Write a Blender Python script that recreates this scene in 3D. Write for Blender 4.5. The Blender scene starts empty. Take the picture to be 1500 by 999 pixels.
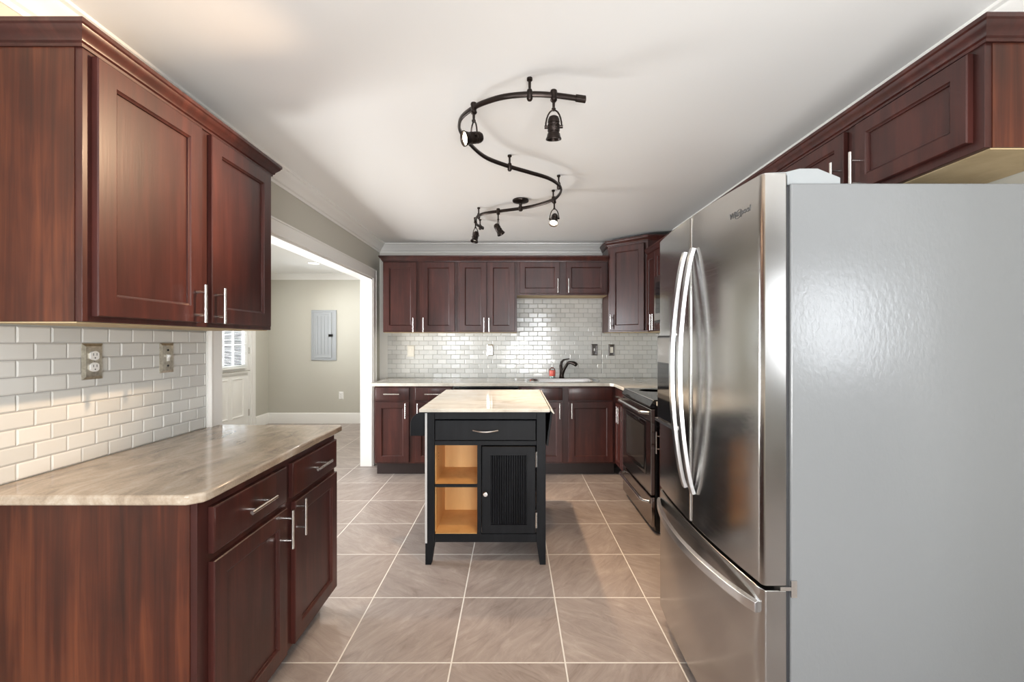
import bpy, bmesh, math, random
from mathutils import Vector, Matrix

random.seed(7)
S = bpy.context.scene
COL = S.collection
PI = math.pi

# ---------------------------------------------------------------- camera, exposure, lights
cam_d = bpy.data.cameras.new('camera')
cam = bpy.data.objects.new('camera', cam_d)
COL.objects.link(cam)
cam.location = (0, 0, 1.34)
cam.rotation_euler = (PI / 2, 0, 0)
cam_d.sensor_width = 36.0
cam_d.lens = 655 / 1500 * 36
cam_d.shift_x = -2 / 1500
cam_d.shift_y = 0.5 / 1500
cam_d.clip_start = 0.05
S.camera = cam

S.view_settings.view_transform = 'Standard'
S.view_settings.look = 'None'
S.view_settings.gamma = 1
S.view_settings.use_curve_mapping = False
S.view_settings.exposure = 0.44
try:
    S.cycles.max_bounces = 10
    S.cycles.diffuse_bounces = 6
    S.cycles.glossy_bounces = 5
    S.cycles.caustics_reflective = False
    S.cycles.caustics_refractive = False
    S.cycles.sample_clamp_indirect = 6
    S.cycles.use_denoising = True
except Exception:
    pass

W = bpy.data.worlds.new('daylight')
S.world = W
W.use_nodes = True
W.node_tree.nodes['Background'].inputs[0].default_value = (0.80, 0.88, 1.0, 1)
W.node_tree.nodes['Background'].inputs[1].default_value = 4

DAY = (0.93, 0.97, 1.0)
WARM = (1.0, 0.70, 0.44)


def area(name, loc, rot, sx, sy, power, color):
    d = bpy.data.lights.new(name, 'AREA')
    d.shape = 'RECTANGLE'
    d.size, d.size_y = sx, sy
    d.energy = power
    d.color = color
    o = bpy.data.objects.new(name, d)
    o.location = loc
    o.rotation_euler = rot
    COL.objects.link(o)
    return o


# daylight standing just outside the windows (rear wall of the room and side room)
P_REAR = 105
area('window_daylight', (0.85, -3.42, 1.42), (PI / 2, 0, 0), 1.7, 1.5, P_REAR, DAY)
area('window_daylight', (4.1, -3.42, 1.6), (PI / 2, 0, 0), 1.3, 1.3, P_REAR * 0.7, DAY)
area('window_daylight', (-2.1, -3.42, 1.5), (PI / 2, 0, 0), 1.5, 1.4, P_REAR * 0.75, DAY)  # serves an unseen rear window added for the lighting
area('window_daylight', (-4.30, 3.4, 1.45), (PI / 2, 0, -PI / 2), 1.6, 1.3, 110, DAY)  # serves an unseen side room window added to bring in light
area('door_daylight', (-4.25, 6.30, 1.42), (PI / 2, 0, -PI / 2), 0.6, 0.95, 40, DAY)
# added fill light, standing in for a bounced flash behind the camera
area('ceiling_bounce_fill', (0.35, -1.25, 0.95), (math.radians(180 - 34), 0, math.radians(6)), 1.1, 1.1, 82, (1.0, 0.985, 0.96))
# second added fill, unseen in the side room, thrown up through the wide doorway
fill_2 = area('side_room_fill', (-2.95, 3.30, 0.70), (0, 0, 0), 1.0, 1.0, 56, (1.0, 0.985, 0.96))
fill_2.rotation_euler = Vector((3.4, 0.30, 2.4)).to_track_quat('-Z', 'Y').to_euler()
# ceiling fixtures of the living room behind the camera (round glass shades are built below)
CEIL_LAMPS = [(-0.2, -1.3), (3.3, -1.3)]
SPOT_W = {'lit': 95, 'other': 42}

# ---------------------------------------------------------------- materials
MATS = {}


def newmat(name):
    m = bpy.data.materials.new(name)
    m.use_nodes = True
    nt = m.node_tree
    b = nt.nodes['Principled BSDF']
    MATS[name] = m
    return m, nt, b


def simple(name, col, rough=0.5, metal=0.0, **kw):
    m, nt, b = newmat(name)
    b.inputs['Base Color'].default_value = (*col, 1)
    b.inputs['Roughness'].default_value = rough
    b.inputs['Metallic'].default_value = metal
    for k, v in kw.items():
        b.inputs[k.replace('_', ' ')].default_value = v
    return m


def N(nt, t, **kw):
    n = nt.nodes.new(t)
    for k, v in kw.items():
        setattr(n, k, v)
    return n


def ramp(nt, stops):
    r = N(nt, 'ShaderNodeValToRGB')
    e = r.color_ramp.elements
    while len(e) < len(stops):
        e.new(0.5)
    for i, (p, c) in enumerate(stops):
        e[i].position = p
        e[i].color = (*c, 1)
    return r


def coords(nt, scale=(1, 1, 1), rot=(0, 0, 0), kind='Object'):
    tc = N(nt, 'ShaderNodeTexCoord')
    mp = N(nt, 'ShaderNodeMapping')
    mp.inputs['Scale'].default_value = scale
    mp.inputs['Rotation'].default_value = rot
    nt.links.new(tc.outputs[kind], mp.inputs[0])
    return mp


def noise(nt, vec, scale=5, detail=4, rough=0.5, dist=0.0):
    n = N(nt, 'ShaderNodeTexNoise')
    n.inputs['Scale'].default_value = scale
    n.inputs['Detail'].default_value = detail
    n.inputs['Roughness'].default_value = rough
    n.inputs['Distortion'].default_value = dist
    if vec is not None:
        nt.links.new(vec, n.inputs['Vector'])
    return n


def bump(nt, b, h, strength=0.2, dist=0.01):
    n = N(nt, 'ShaderNodeBump')
    n.inputs['Strength'].default_value = strength
    n.inputs['Distance'].default_value = dist
    nt.links.new(h, n.inputs['Height'])
    nt.links.new(n.outputs[0], b.inputs['Normal'])
    return n


def wood(name, dark, mid, light, rough=0.3, gs=(22, 22, 1.6), bs=0.05, coat=0.22):
    m, nt, b = newmat(name)
    mp = coords(nt, gs)
    n1 = noise(nt, mp.outputs[0], 1.0, 5, 0.6, 0.6)
    mp2 = coords(nt, (2.2, 2.2, 1.4))
    n2 = noise(nt, mp2.outputs[0], 1.5, 3, 0.5)
    mx = N(nt, 'ShaderNodeMath', operation='MULTIPLY_ADD')
    mx.inputs[1].default_value = 0.55
    nt.links.new(n1.outputs[0], mx.inputs[0])
    ml = N(nt, 'ShaderNodeMath', operation='MULTIPLY')
    ml.inputs[1].default_value = 0.45
    nt.links.new(n2.outputs[0], ml.inputs[0])
    nt.links.new(ml.outputs[0], mx.inputs[2])
    r = ramp(nt, [(0.32, dark), (0.5, mid), (0.68, light)])
    nt.links.new(mx.outputs[0], r.inputs[0])
    nt.links.new(r.outputs[0], b.inputs['Base Color'])
    b.inputs['Roughness'].default_value = rough
    b.inputs['Coat Weight'].default_value = coat
    b.inputs['Coat Roughness'].default_value = 0.18
    fine = noise(nt, coords(nt, (gs[0] * 5, gs[1] * 5, gs[2] * 4)).outputs[0], 1.0, 3, 0.6)
    bump(nt, b, fine.outputs[0], bs, 0.004)
    return m


M_CHERRY = wood('dark_cherry_wood', (0.021, 0.0052, 0.0040), (0.044, 0.0105, 0.0080), (0.080, 0.0200, 0.0140), 0.40)
M_PANEL = wood('red_cherry_laminate', (0.016, 0.0045, 0.0028), (0.062, 0.0145, 0.0065), (0.150, 0.041, 0.016), 0.42, (34, 34, 1.3), 0.02, 0.2)
for k_ in ('dark_cherry_wood', 'red_cherry_laminate'):
    MATS[k_].node_tree.nodes['Principled BSDF'].inputs['Specular IOR Level'].default_value = 0.36
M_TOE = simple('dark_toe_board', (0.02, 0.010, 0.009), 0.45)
M_UNDER = wood('raw_birch_board', (0.42, 0.31, 0.17), (0.50, 0.38, 0.22), (0.56, 0.44, 0.27), 0.6, (10, 10, 1), 0.03, 0)
M_BLACKWOOD = wood('black_painted_wood', (0.0035, 0.004, 0.005), (0.0055, 0.006, 0.0075), (0.011, 0.012, 0.014), 0.42, (30, 30, 3), 0.08, 0.0)
MATS['black_painted_wood'].node_tree.nodes['Principled BSDF'].inputs['Specular IOR Level'].default_value = 0.18
MATS['black_painted_wood'].node_tree.nodes['Principled BSDF'].inputs['Roughness'].default_value = 0.5
M_PINE = wood('natural_pine', (0.52, 0.27, 0.085), (0.66, 0.37, 0.13), (0.76, 0.47, 0.19), 0.5, (6, 6, 1.2), 0.02, 0.1)
M_BRONZE = simple('dark_bronze', (0.030, 0.022, 0.019), 0.32, 0.85)
M_CHROME = simple('brushed_nickel', (0.72, 0.70, 0.67), 0.24, 1.0)
M_BLACKGLASS = simple('black_glass', (0.008, 0.008, 0.009), 0.06, 0.0)
M_OVENGLASS = simple('oven_glass', (0.055, 0.06, 0.06), 0.10, 0.3)
M_BLACK = simple('black_enamel', (0.005, 0.005, 0.0055), 0.22)
M_RUBBER = simple('black_rubber', (0.02, 0.02, 0.022), 0.7)
M_WHITE = simple('white_trim_paint', (0.80, 0.79, 0.76), 0.30)
M_DOORW = simple('white_door_paint', (0.78, 0.77, 0.74), 0.35)
M_IVORY = simple('ivory_plastic', (0.78, 0.75, 0.66), 0.3)
M_WPLAST = simple('white_plastic', (0.82, 0.82, 0.80), 0.3)
M_PANELGREY = simple('grey_panel_enamel', (0.36, 0.38, 0.40), 0.4)
M_RED = simple('pink_soap', (0.85, 0.16, 0.12), 0.25)


def paint(name, col, rough, bs=0.06, sc=60):
    m, nt, b = newmat(name)
    n = noise(nt, coords(nt).outputs[0], sc, 3)
    b.inputs['Base Color'].default_value = (*col, 1)
    b.inputs['Roughness'].default_value = rough
    bump(nt, b, n.outputs[0], bs, 0.003)
    return m


M_WALL = paint('greige_wall_paint', (0.50, 0.485, 0.425), 0.6)
M_WALL2 = paint('off_white_wall_paint', (0.66, 0.65, 0.61), 0.6)
M_CEIL = paint('white_ceiling_paint', (0.84, 0.84, 0.83), 0.38, 0.10, 7)


def steel(name, col, rough, axis):
    m, nt, b = newmat(name)
    sc = [260, 260, 260]
    sc[axis] = 3
    n = noise(nt, coords(nt, tuple(sc)).outputs[0], 1, 2)
    b.inputs['Base Color'].default_value = (*col, 1)
    b.inputs['Metallic'].default_value = 1
    mr = N(nt, 'ShaderNodeMapRange')
    mr.inputs[3].default_value = rough - 0.04
    mr.inputs[4].default_value = rough + 0.05
    nt.links.new(n.outputs[0], mr.inputs[0])
    nt.links.new(mr.outputs[0], b.inputs['Roughness'])
    big = noise(nt, coords(nt, (3.0, 3.0, 1.2)).outputs[0], 1, 2)
    bump(nt, b, big.outputs[0], 0.12, 0.02)
    return m


M_STEEL = steel('brushed_stainless_steel', (0.50, 0.49, 0.475), 0.17, 0)
M_STEELV = steel('bright_stainless_steel', (0.74, 0.75, 0.77), 0.22, 2)
M_STEELD = steel('dark_stainless_steel', (0.40, 0.37, 0.35), 0.14, 0)

# textured grey cabinet side of the refrigerator
M_FSIDE, nt, b = newmat('textured_grey_enamel')
b.inputs['Base Color'].default_value = (0.175, 0.181, 0.184, 1)
b.inputs['Roughness'].default_value = 0.205
b.inputs['Specular IOR Level'].default_value = 0.5
n = noise(nt, coords(nt, (1, 1, 0.6)).outputs[0], 95, 2, 0.5, 0.4)
bump(nt, b, n.outputs[0], 0.13, 0.003)

# glazed tile: slight colour change per tile (white noise on a vertex attribute)
M_TILE, nt, b = newmat('glazed_tile')
at = N(nt, 'ShaderNodeAttribute', attribute_name='tone')
r = ramp(nt, [(0.0, (0.56, 0.565, 0.545)), (1.0, (0.66, 0.66, 0.635))])
nt.links.new(at.outputs['Fac'], r.inputs[0])
nt.links.new(r.outputs[0], b.inputs['Base Color'])
b.inputs['Roughness'].default_value = 0.12
n = noise(nt, coords(nt, (1, 1, 3)).outputs[0], 16, 2)
bump(nt, b, n.outputs[0], 0.05, 0.006)
M_GROUT = simple('grey_grout', (0.36, 0.355, 0.34), 0.8)


def stone(name, stops, sc, streak, rough):
    m, nt, b = newmat(name)
    mp = coords(nt, sc, (0, 0, 0.35))
    a = noise(nt, mp.outputs[0], 1.0, 8, 0.65, 0.8)
    f = noise(nt, coords(nt, (1, 1, 1)).outputs[0], 160, 3, 0.6)
    mx = N(nt, 'ShaderNodeMath', operation='MULTIPLY_ADD')
    mx.inputs[1].default_value = streak
    nt.links.new(f.outputs[0], mx.inputs[0])
    nt.links.new(a.outputs[0], mx.inputs[2])
    r = ramp(nt, stops)
    nt.links.new(mx.outputs[0], r.inputs[0])
    nt.links.new(r.outputs[0], b.inputs['Base Color'])
    b.inputs['Roughness'].default_value = rough
    return m


M_GRANITE = stone('streaked_beige_granite', [(0.38, (0.17, 0.135, 0.105)), (0.50, (0.290, 0.228, 0.170)), (0.62, (0.38, 0.305, 0.230)), (0.8, (0.50, 0.43, 0.35))], (13, 5, 8), 0.22, 0.11)
M_QUARTZ = stone('pale_quartz', [(0.4, (0.46, 0.43, 0.37)), (0.6, (0.60, 0.57, 0.50)), (0.8, (0.68, 0.66, 0.60))], (5, 9, 5), 0.18, 0.10)

# floor: 47 cm slate tiles in a square grid with pale grout, veins turned tile by tile
M_FLOOR, nt, b = newmat('slate_floor_tile')
TW = 0.4740
tc = N(nt, 'ShaderNodeTexCoord')
mp = N(nt, 'ShaderNodeMapping')
mp.inputs['Location'].default_value = (-0.2155 / TW, -1.864 / TW, 0)
mp.inputs['Scale'].default_value = (1 / TW, 1 / TW, 1)
nt.links.new(tc.outputs['Object'], mp.inputs[0])
fl = N(nt, 'ShaderNodeVectorMath', operation='FLOOR')
nt.links.new(mp.outputs[0], fl.inputs[0])
fr = N(nt, 'ShaderNodeVectorMath', operation='FRACTION')
nt.links.new(mp.outputs[0], fr.inputs[0])
sep = N(nt, 'ShaderNodeSeparateXYZ')
nt.links.new(fr.outputs[0], sep.inputs[0])


def edge(sock):
    s = N(nt, 'ShaderNodeMath', operation='SUBTRACT')
    s.inputs[1].default_value = 0.5
    nt.links.new(sock, s.inputs[0])
    a = N(nt, 'ShaderNodeMath', operation='ABSOLUTE')
    nt.links.new(s.outputs[0], a.inputs[0])
    return a.outputs[0]


mxm = N(nt, 'ShaderNodeMath', operation='MAXIMUM')
nt.links.new(edge(sep.outputs[0]), mxm.inputs[0])
nt.links.new(edge(sep.outputs[1]), mxm.inputs[1])
g = N(nt, 'ShaderNodeMapRange')
g.inputs[1].default_value = 0.5 - 0.0078
g.inputs[2].default_value = 0.5 - 0.0058
nt.links.new(mxm.outputs[0], g.inputs[0])
wn = N(nt, 'ShaderNodeTexWhiteNoise', noise_dimensions='3D')
nt.links.new(fl.outputs[0], wn.inputs['Vector'])
# quarter turns
q = N(nt, 'ShaderNodeMath', operation='MULTIPLY')
q.inputs[1].default_value = 4
nt.links.new(wn.outputs['Value'], q.inputs[0])
qf = N(nt, 'ShaderNodeMath', operation='FLOOR')
nt.links.new(q.outputs[0], qf.inputs[0])
qa = N(nt, 'ShaderNodeMath', operation='MULTIPLY_ADD')
qa.inputs[1].default_value = PI / 2
qa.inputs[2].default_value = 0.62
nt.links.new(qf.outputs[0], qa.inputs[0])
vr = N(nt, 'ShaderNodeVectorRotate', rotation_type='Z_AXIS')
nt.links.new(mp.outputs[0], vr.inputs['Vector'])
nt.links.new(qa.outputs[0], vr.inputs['Angle'])
of = N(nt, 'ShaderNodeVectorMath', operation='MULTIPLY_ADD')
of.inputs[1].default_value = (7, 7, 7)
nt.links.new(wn.outputs['Color'], of.inputs[0])
nt.links.new(vr.outputs[0], of.inputs[2])
st = N(nt, 'ShaderNodeMapping')
st.inputs['Scale'].default_value = (1.7, 6.5, 1)
nt.links.new(of.outputs[0], st.inputs[0])
nA = noise(nt, st.outputs[0], 1.3, 12, 0.72, 0.9)
nB = noise(nt, of.outputs[0], 1.6, 3, 0.5)
ad = N(nt, 'ShaderNodeMath', operation='MULTIPLY_ADD')
ad.inputs[1].default_value = 0.35
nt.links.new(nB.outputs[0], ad.inputs[0])
nt.links.new(nA.outputs[0], ad.inputs[2])
ad2 = N(nt, 'ShaderNodeMath', operation='MULTIPLY_ADD')
ad2.inputs[1].default_value = 0.10
nt.links.new(wn.outputs['Value'], ad2.inputs[0])
nt.links.new(ad.outputs[0], ad2.inputs[2])
rr = ramp(nt, [(0.48, (0.205, 0.165, 0.145)), (0.62, (0.278, 0.230, 0.206)), (0.76, (0.325, 0.274, 0.246)), (0.92, (0.40, 0.345, 0.312))])
nt.links.new(ad2.outputs[0], rr.inputs[0])
mixc = N(nt, 'ShaderNodeMix', data_type='RGBA')
nt.links.new(g.outputs[0], mixc.inputs[0])
nt.links.new(rr.outputs[0], mixc.inputs[6])
mixc.inputs[7].default_value = (0.68, 0.65, 0.60, 1)
nt.links.new(mixc.outputs[2], b.inputs['Base Color'])
rg = N(nt, 'ShaderNodeMapRange')
rg.inputs[3].default_value = 0.36
rg.inputs[4].default_value = 0.75
nt.links.new(g.outputs[0], rg.inputs[0])
nt.links.new(rg.outputs[0], b.inputs['Roughness'])
hh = N(nt, 'ShaderNodeMath', operation='SUBTRACT')
nt.links.new(nA.outputs[0], hh.inputs[0])
nt.links.new(g.outputs[0], hh.inputs[1])
bump(nt, b, hh.outputs[0], 0.45, 0.006)

# mottled nickel of the outlet plates
M_PLATE, nt, b = newmat('mottled_nickel')
n = noise(nt, coords(nt).outputs[0], 90, 4)
r = ramp(nt, [(0.3, (0.45, 0.42, 0.35)), (0.7, (0.66, 0.63, 0.55))])
nt.links.new(n.outputs[0], r.inputs[0])
nt.links.new(r.outputs[0], b.inputs['Base Color'])
b.inputs['Metallic'].default_value = 0.9
b.inputs['Roughness'].default_value = 0.28
M_PLATED = simple('dark_nickel', (0.20, 0.19, 0.19), 0.25, 0.9)

# window and bottle glass
M_GLASS, nt, b = newmat('clear_glass')
tr = N(nt, 'ShaderNodeBsdfTransparent')
gl = N(nt, 'ShaderNodeBsdfGlossy')
gl.inputs['Roughness'].default_value = 0.02
fz = N(nt, 'ShaderNodeFresnel')
mxs = N(nt, 'ShaderNodeMixShader')
nt.links.new(fz.outputs[0], mxs.inputs[0])
nt.links.new(tr.outputs[0], mxs.inputs[1])
nt.links.new(gl.outputs[0], mxs.inputs[2])
nt.links.new(mxs.outputs[0], nt.nodes['Material Output'].inputs[0])


def emis(name, col, strength):
    m, nt, b = newmat(name)
    b.inputs['Base Color'].default_value = (*col, 1)
    b.inputs['Emission Color'].default_value = (*col, 1)
    b.inputs['Emission Strength'].default_value = strength
    return m


M_BULB = emis('lit_warm_bulb', (1.0, 0.88, 0.66), 9)
M_BULBDIM = emis('dim_bulb', (0.9, 0.85, 0.75), 0.4)
M_LED = emis('recessed_lamp_disc', (1.0, 0.97, 0.92), 5)
M_GLOBE = emis('white_glass_shade', (1.0, 0.95, 0.88), 4)


# ---------------------------------------------------------------- mesh helpers
class MB:
    def __init__(self):
        self.v, self.f, self.a = [], [], []

    def add(self, vs, fs, tone=None):
        n = len(self.v)
        self.v += [tuple(p) for p in vs]
        self.f += [tuple(i + n for i in q) for q in fs]
        if tone is not None:
            self.a += [tone] * len(vs)
        return self

    def box(self, x0, x1, y0, y1, z0, z1):
        vs = [(x0, y0, z0), (x1, y0, z0), (x1, y1, z0), (x0, y1, z0), (x0, y0, z1), (x1, y0, z1), (x1, y1, z1), (x0, y1, z1)]
        return self.add(vs, [(0, 3, 2, 1), (4, 5, 6, 7), (0, 1, 5, 4), (1, 2, 6, 5), (2, 3, 7, 6), (3, 0, 4, 7)])

    def prism(self, pts, z0, z1, axis='z'):
        """polygon extruded; pts in (x,y) for axis z, (x,z) for axis y, (y,z) for axis x"""
        n = len(pts)
        ar = sum(pts[i][0] * pts[(i + 1) % n][1] - pts[(i + 1) % n][0] * pts[i][1] for i in range(n))
        if ar < 0:
            pts = pts[::-1]

        def mk(p, h):
            return {'z': (p[0], p[1], h), 'y': (p[0], h, p[1]), 'x': (h, p[0], p[1])}[axis]
        vs = [mk(p, z0) for p in pts] + [mk(p, z1) for p in pts]
        fs = [tuple(range(n - 1, -1, -1)), tuple(range(n, 2 * n))]
        fs += [(i, (i + 1) % n, n + (i + 1) % n, n + i) for i in range(n)]
        if axis == 'y':
            fs = [q[::-1] for q in fs]
        return self.add(vs, fs)

    def tube(self, path, r, seg=12, ry=None, up=Vector((0, 0, 1)), cap=True):
        P = [Vector(p) for p in path]
        n = len(P)
        vs, fs = [], []
        for i, p in enumerate(P):
            t = (P[min(i + 1, n - 1)] - P[max(i - 1, 0)]).normalized()
            u = Vector(up)
            if abs(t.dot(u)) > 0.97:
                u = Vector((0, 1, 0)) if abs(t.y) < 0.9 else Vector((1, 0, 0))
            s = t.cross(u).normalized()
            w = s.cross(t).normalized()
            rr = r[i] if isinstance(r, (list, tuple)) else r
            r2 = rr if ry is None else ry
            for k in range(seg):
                a = 2 * PI * k / seg
                vs.append(p + s * (rr * math.cos(a)) + w * (r2 * math.sin(a)))
        for i in range(n - 1):
            for k in range(seg):
                k2 = (k + 1) % seg
                fs.append((i * seg + k, i * seg + k2, (i + 1) * seg + k2, (i + 1) * seg + k))
        if cap:
            fs.append(tuple(range(seg - 1, -1, -1)))
            fs.append(tuple((n - 1) * seg + k for k in range(seg)))
        return self.add(vs, fs)

    def lathe(self, prof, M=None, seg=24):
        """prof: (r, z) list; revolves about z, then matrix M"""
        M = M or Matrix.Identity(4)
        vs, fs, rings = [], [], []
        for r, z in prof:
            if r < 1e-6:
                rings.append([len(vs)])
                vs.append(M @ Vector((0, 0, z)))
            else:
                rings.append(list(range(len(vs), len(vs) + seg)))
                for k in range(seg):
                    a = 2 * PI * k / seg
                    vs.append(M @ Vector((r * math.cos(a), r * math.sin(a), z)))
        for A, B in zip(rings, rings[1:]):
            for k in range(seg):
                k2 = (k + 1) % seg
                if len(A) == 1 and len(B) == 1:
                    continue
                if len(A) == 1:
                    fs.append((A[0], B[k2], B[k]))
                elif len(B) == 1:
                    fs.append((A[k], A[k2], B[0]))
                else:
                    fs.append((A[k], A[k2], B[k2], B[k]))
        for R, rev in ((rings[0], True), (rings[-1], False)):
            if len(R) > 1:
                fs.append(tuple(R[::-1]) if rev else tuple(R))
        return self.add(vs, fs)

    def rings(self, x0, x1, z0, z1, rg, back):
        """rectangular panel facing -y: rg = [(inset, y)] from the outside in; closed at y=back"""
        vs, fs = [], []
        for ins, y in [(0, back)] + rg:
            vs += [(x0 + ins, y, z0 + ins), (x1 - ins, y, z0 + ins), (x1 - ins, y, z1 - ins), (x0 + ins, y, z1 - ins)]
        m = len(rg) + 1
        for i in range(m - 1):
            for k in range(4):
                k2 = (k + 1) % 4
                fs.append((i * 4 + k, i * 4 + k2, (i + 1) * 4 + k2, (i + 1) * 4 + k))
        e = (m - 1) * 4
        fs.append((e, e + 1, e + 2, e + 3))
        fs.append((3, 2, 1, 0))
        return self.add(vs, fs)

    def sweep(self, path, prof, side=1):
        """profile (out, z) swept along an (x,y) path with mitred corners; 'out' is to the right of travel * side"""
        P = [Vector((p[0], p[1])) for p in path]
        n = len(P)
        nr = []
        for i in range(n - 1):
            d = (P[i + 1] - P[i]).normalized()
            nr.append(Vector((d.y, -d.x)) * side)
        vs, fs = [], []
        m = len(prof)
        for i in range(n):
            if i == 0:
                o = nr[0]
            elif i == n - 1:
                o = nr[-1]
            else:
                o = nr[i - 1] + nr[i]
                o = o / max(o.dot(nr[i]), 0.2)
            for (a, z) in prof:
                vs.append((P[i].x + o.x * a, P[i].y + o.y * a, z))
        for i in range(n - 1):
            for k in range(m):
                k2 = (k + 1) % m
                fs.append((i * m + k, i * m + k2, (i + 1) * m + k2, (i + 1) * m + k))
        fs.append(tuple(range(m - 1, -1, -1)))
        fs.append(tuple((n - 1) * m + k for k in range(m)))
        return self.add(vs, fs)

    def xform(self, M):
        self.v = [tuple(M @ Vector(p)) for p in self.v]
        return self

    def build(self, name, mat, parent=None, bevel=0, seg=2, smooth=True, fix=True):
        me = bpy.data.meshes.new(name)
        me.from_pydata(self.v, [], self.f)
        me.materials.append(mat)
        if fix:
            bm = bmesh.new()
            bm.from_mesh(me)
            bmesh.ops.recalc_face_normals(bm, faces=bm.faces)
            bm.to_mesh(me)
            bm.free()
        if self.a:
            at = me.attributes.new('tone', 'FLOAT', 'POINT')
            at.data.foreach_set('value', self.a)
        if smooth:
            me.shade_smooth()
            me.set_sharp_from_angle(angle=math.radians(32))
        o = bpy.data.objects.new(name, me)
        COL.objects.link(o)
        if parent:
            o.parent = parent
        if bevel:
            bv = o.modifiers.new('bevel', 'BEVEL')
            bv.width = bevel
            bv.segments = seg
            bv.limit_method = 'ANGLE'
            bv.angle_limit = math.radians(35)
            bv.harden_normals = True
        return o


def tag(o, label, cat, group=None, kind=None):
    o['label'] = label
    o['category'] = cat
    if group:
        o['group'] = group
    if kind:
        o['kind'] = kind
    return o


def thing(name, label, cat, loc=(0, 0, 0), rz=0, group=None):
    o = bpy.data.objects.new(name, None)
    o.empty_display_size = 0.05
    o.location = loc
    o.rotation_euler = (0, 0, rz)
    COL.objects.link(o)
    return tag(o, label, cat, group)


def struct(o):
    o['kind'] = 'structure'
    return o


# ---------------------------------------------------------------- room shell
H = 2.44
XL, XR, YB = -1.52, 1.65, 5.08       # kitchen walls
DO0, DO1, DOH = 2.31, 4.81, 2.02     # wide doorway in the left wall
XS = -4.0                            # side room far-left wall
YS = 7.30                            # side room back wall
T = 0.12

struct(MB().box(-4.4, 6.3, -3.5, 7.5, -0.1, 0).build('floor', M_FLOOR, smooth=False))
struct(MB().box(-4.4, 6.3, -3.5, 7.5, H, H + 0.1).build('ceiling', M_CEIL, smooth=False))

w = MB()
w.box(XL - T, XL, 0.6, DO0, 0, H)
w.box(XL - T, XL, DO0, DO1, DOH, H)
w.box(XL - T, XL, DO1, YS, 0, H)
struct(w.build('wall_left', M_WALL, smooth=False))
struct(MB().box(XL, XR + T, YB, YB + T, 0, H).build('wall_back', M_WALL2, smooth=False))
struct(MB().box(XR, XR + T, 0.6, YB, 0, H).build('wall_right', M_WALL, smooth=False))
struct(MB().box(XR + T, 6.12, 0.6, 0.72, 0, H).build('wall_living_front', M_WALL, smooth=False))
struct(MB().box(XS, XL - T, 0.6, 0.72, 0, H).build('wall_partition', M_WALL, smooth=False))


def wall_with_holes(name, axis, pos, thick, a0, a1, holes, mat):
    """wall along axis ('x' or 'y') with rectangular holes (s0, s1, z0, z1)"""
    w = MB()
    cur = a0

    def bx(s0, s1, z0, z1):
        if axis == 'x':
            w.box(s0, s1, pos, pos + thick, z0, z1)
        else:
            w.box(pos, pos + thick, s0, s1, z0, z1)
    for (s0, s1, z0, z1) in sorted(holes):
        bx(cur, s0, 0, H)
        if z0 > 0:
            bx(s0, s1, 0, z0)
        bx(s0, s1, z1, H)
        cur = s1
    bx(cur, a1, 0, H)
    return struct(w.build(name, mat, smooth=False))


REAR_WINDOWS = [(-2.8, -1.4, 0.85, 2.1), (0.1, 1.6, 0.75, 2.1), (3.55, 4.65, 1.0, 2.15)]  # the leftmost opening is an unseen window added for its light
wall_with_holes('wall_rear', 'x', -3.32, T, XS, 6.12, REAR_WINDOWS, M_WALL2)
wall_with_holes('wall_side_left', 'y', XS - T, T, -3.2, YS, [(2.7, 4.1, 0.85, 2.05), (5.88, 6.82, 0, 2.04)], M_WALL)
struct(MB().box(6.0, 6.12, -3.2, 0.6, 0, H).build('wall_living_right', M_WALL2, smooth=False))
struct(MB().box(XS - T, XL - T, YS, YS + T, 0, H).build('wall_side_back', M_WALL, smooth=False))


def window(name, axis, pos, s0, s1, z0, z1, cols, rows, inward):
    """framed window with muntins and a pane"""
    root = bpy.data.objects.new(name, None)
    COL.objects.link(root)
    struct(root)
    fw = 0.05
    f = MB()

    def bx(mb, a, b, c, d, e=0.03):
        y0, y1 = pos - e, pos + e
        if axis == 'x':
            mb.box(a, b, y0, y1, c, d)
        else:
            mb.box(y0, y1, a, b, c, d)
    bx(f, s0, s0 + fw, z0, z1)
    bx(f, s1 - fw, s1, z0, z1)
    bx(f, s0 + fw, s1 - fw, z0, z0 + fw)
    bx(f, s0 + fw, s1 - fw, z1 - fw, z1)
    for i in range(1, cols):
        x = s0 + (s1 - s0) * i / cols
        bx(f, x - 0.015, x + 0.015, z0 + fw, z1 - fw, 0.015)
    for i in range(1, rows):
        z = z0 + (z1 - z0) * i / rows
        bx(f, s0 + fw, s1 - fw, z - 0.015, z + 0.015, 0.0151)
    f.build('window_frame', M_WHITE, root)
    p = MB()
    bx(p, s0 + fw - 0.005, s1 - fw + 0.005, z0 + fw - 0.005, z1 - fw + 0.005, 0.002)
    p.build('window_pane', M_GLASS, root, smooth=False)
    # casing on the room side
    c = MB()
    cw = 0.09
    a, b2 = (pos + inward * 0.06, pos + inward * 0.08)
    lo, hi = min(a, b2), max(a, b2)

    def cx(q0, q1, r0, r1):
        if axis == 'x':
            c.box(q0, q1, lo, hi, r0, r1)
        else:
            c.box(lo, hi, q0, q1, r0, r1)
    cx(s0 - cw, s0, z0 - cw, z1 + cw)
    cx(s1, s1 + cw, z0 - cw, z1 + cw)
    cx(s0, s1, z0 - cw, z0)
    cx(s0, s1, z1, z1 + cw)
    c.build('window_casing', M_WHITE, root)
    return root


for i, (a, b_, c_, d_) in enumerate(REAR_WINDOWS):
    window('window_%d' % (i + 1), 'x', -3.26, a, b_, c_, d_, [2, 3, 2][i], [2, 3, 3][i], 1)
window('window_4', 'y', XS - T / 2, 2.7, 4.1, 0.85, 2.05, 2, 2, 1)  # unseen window, added to light the side room

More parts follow.
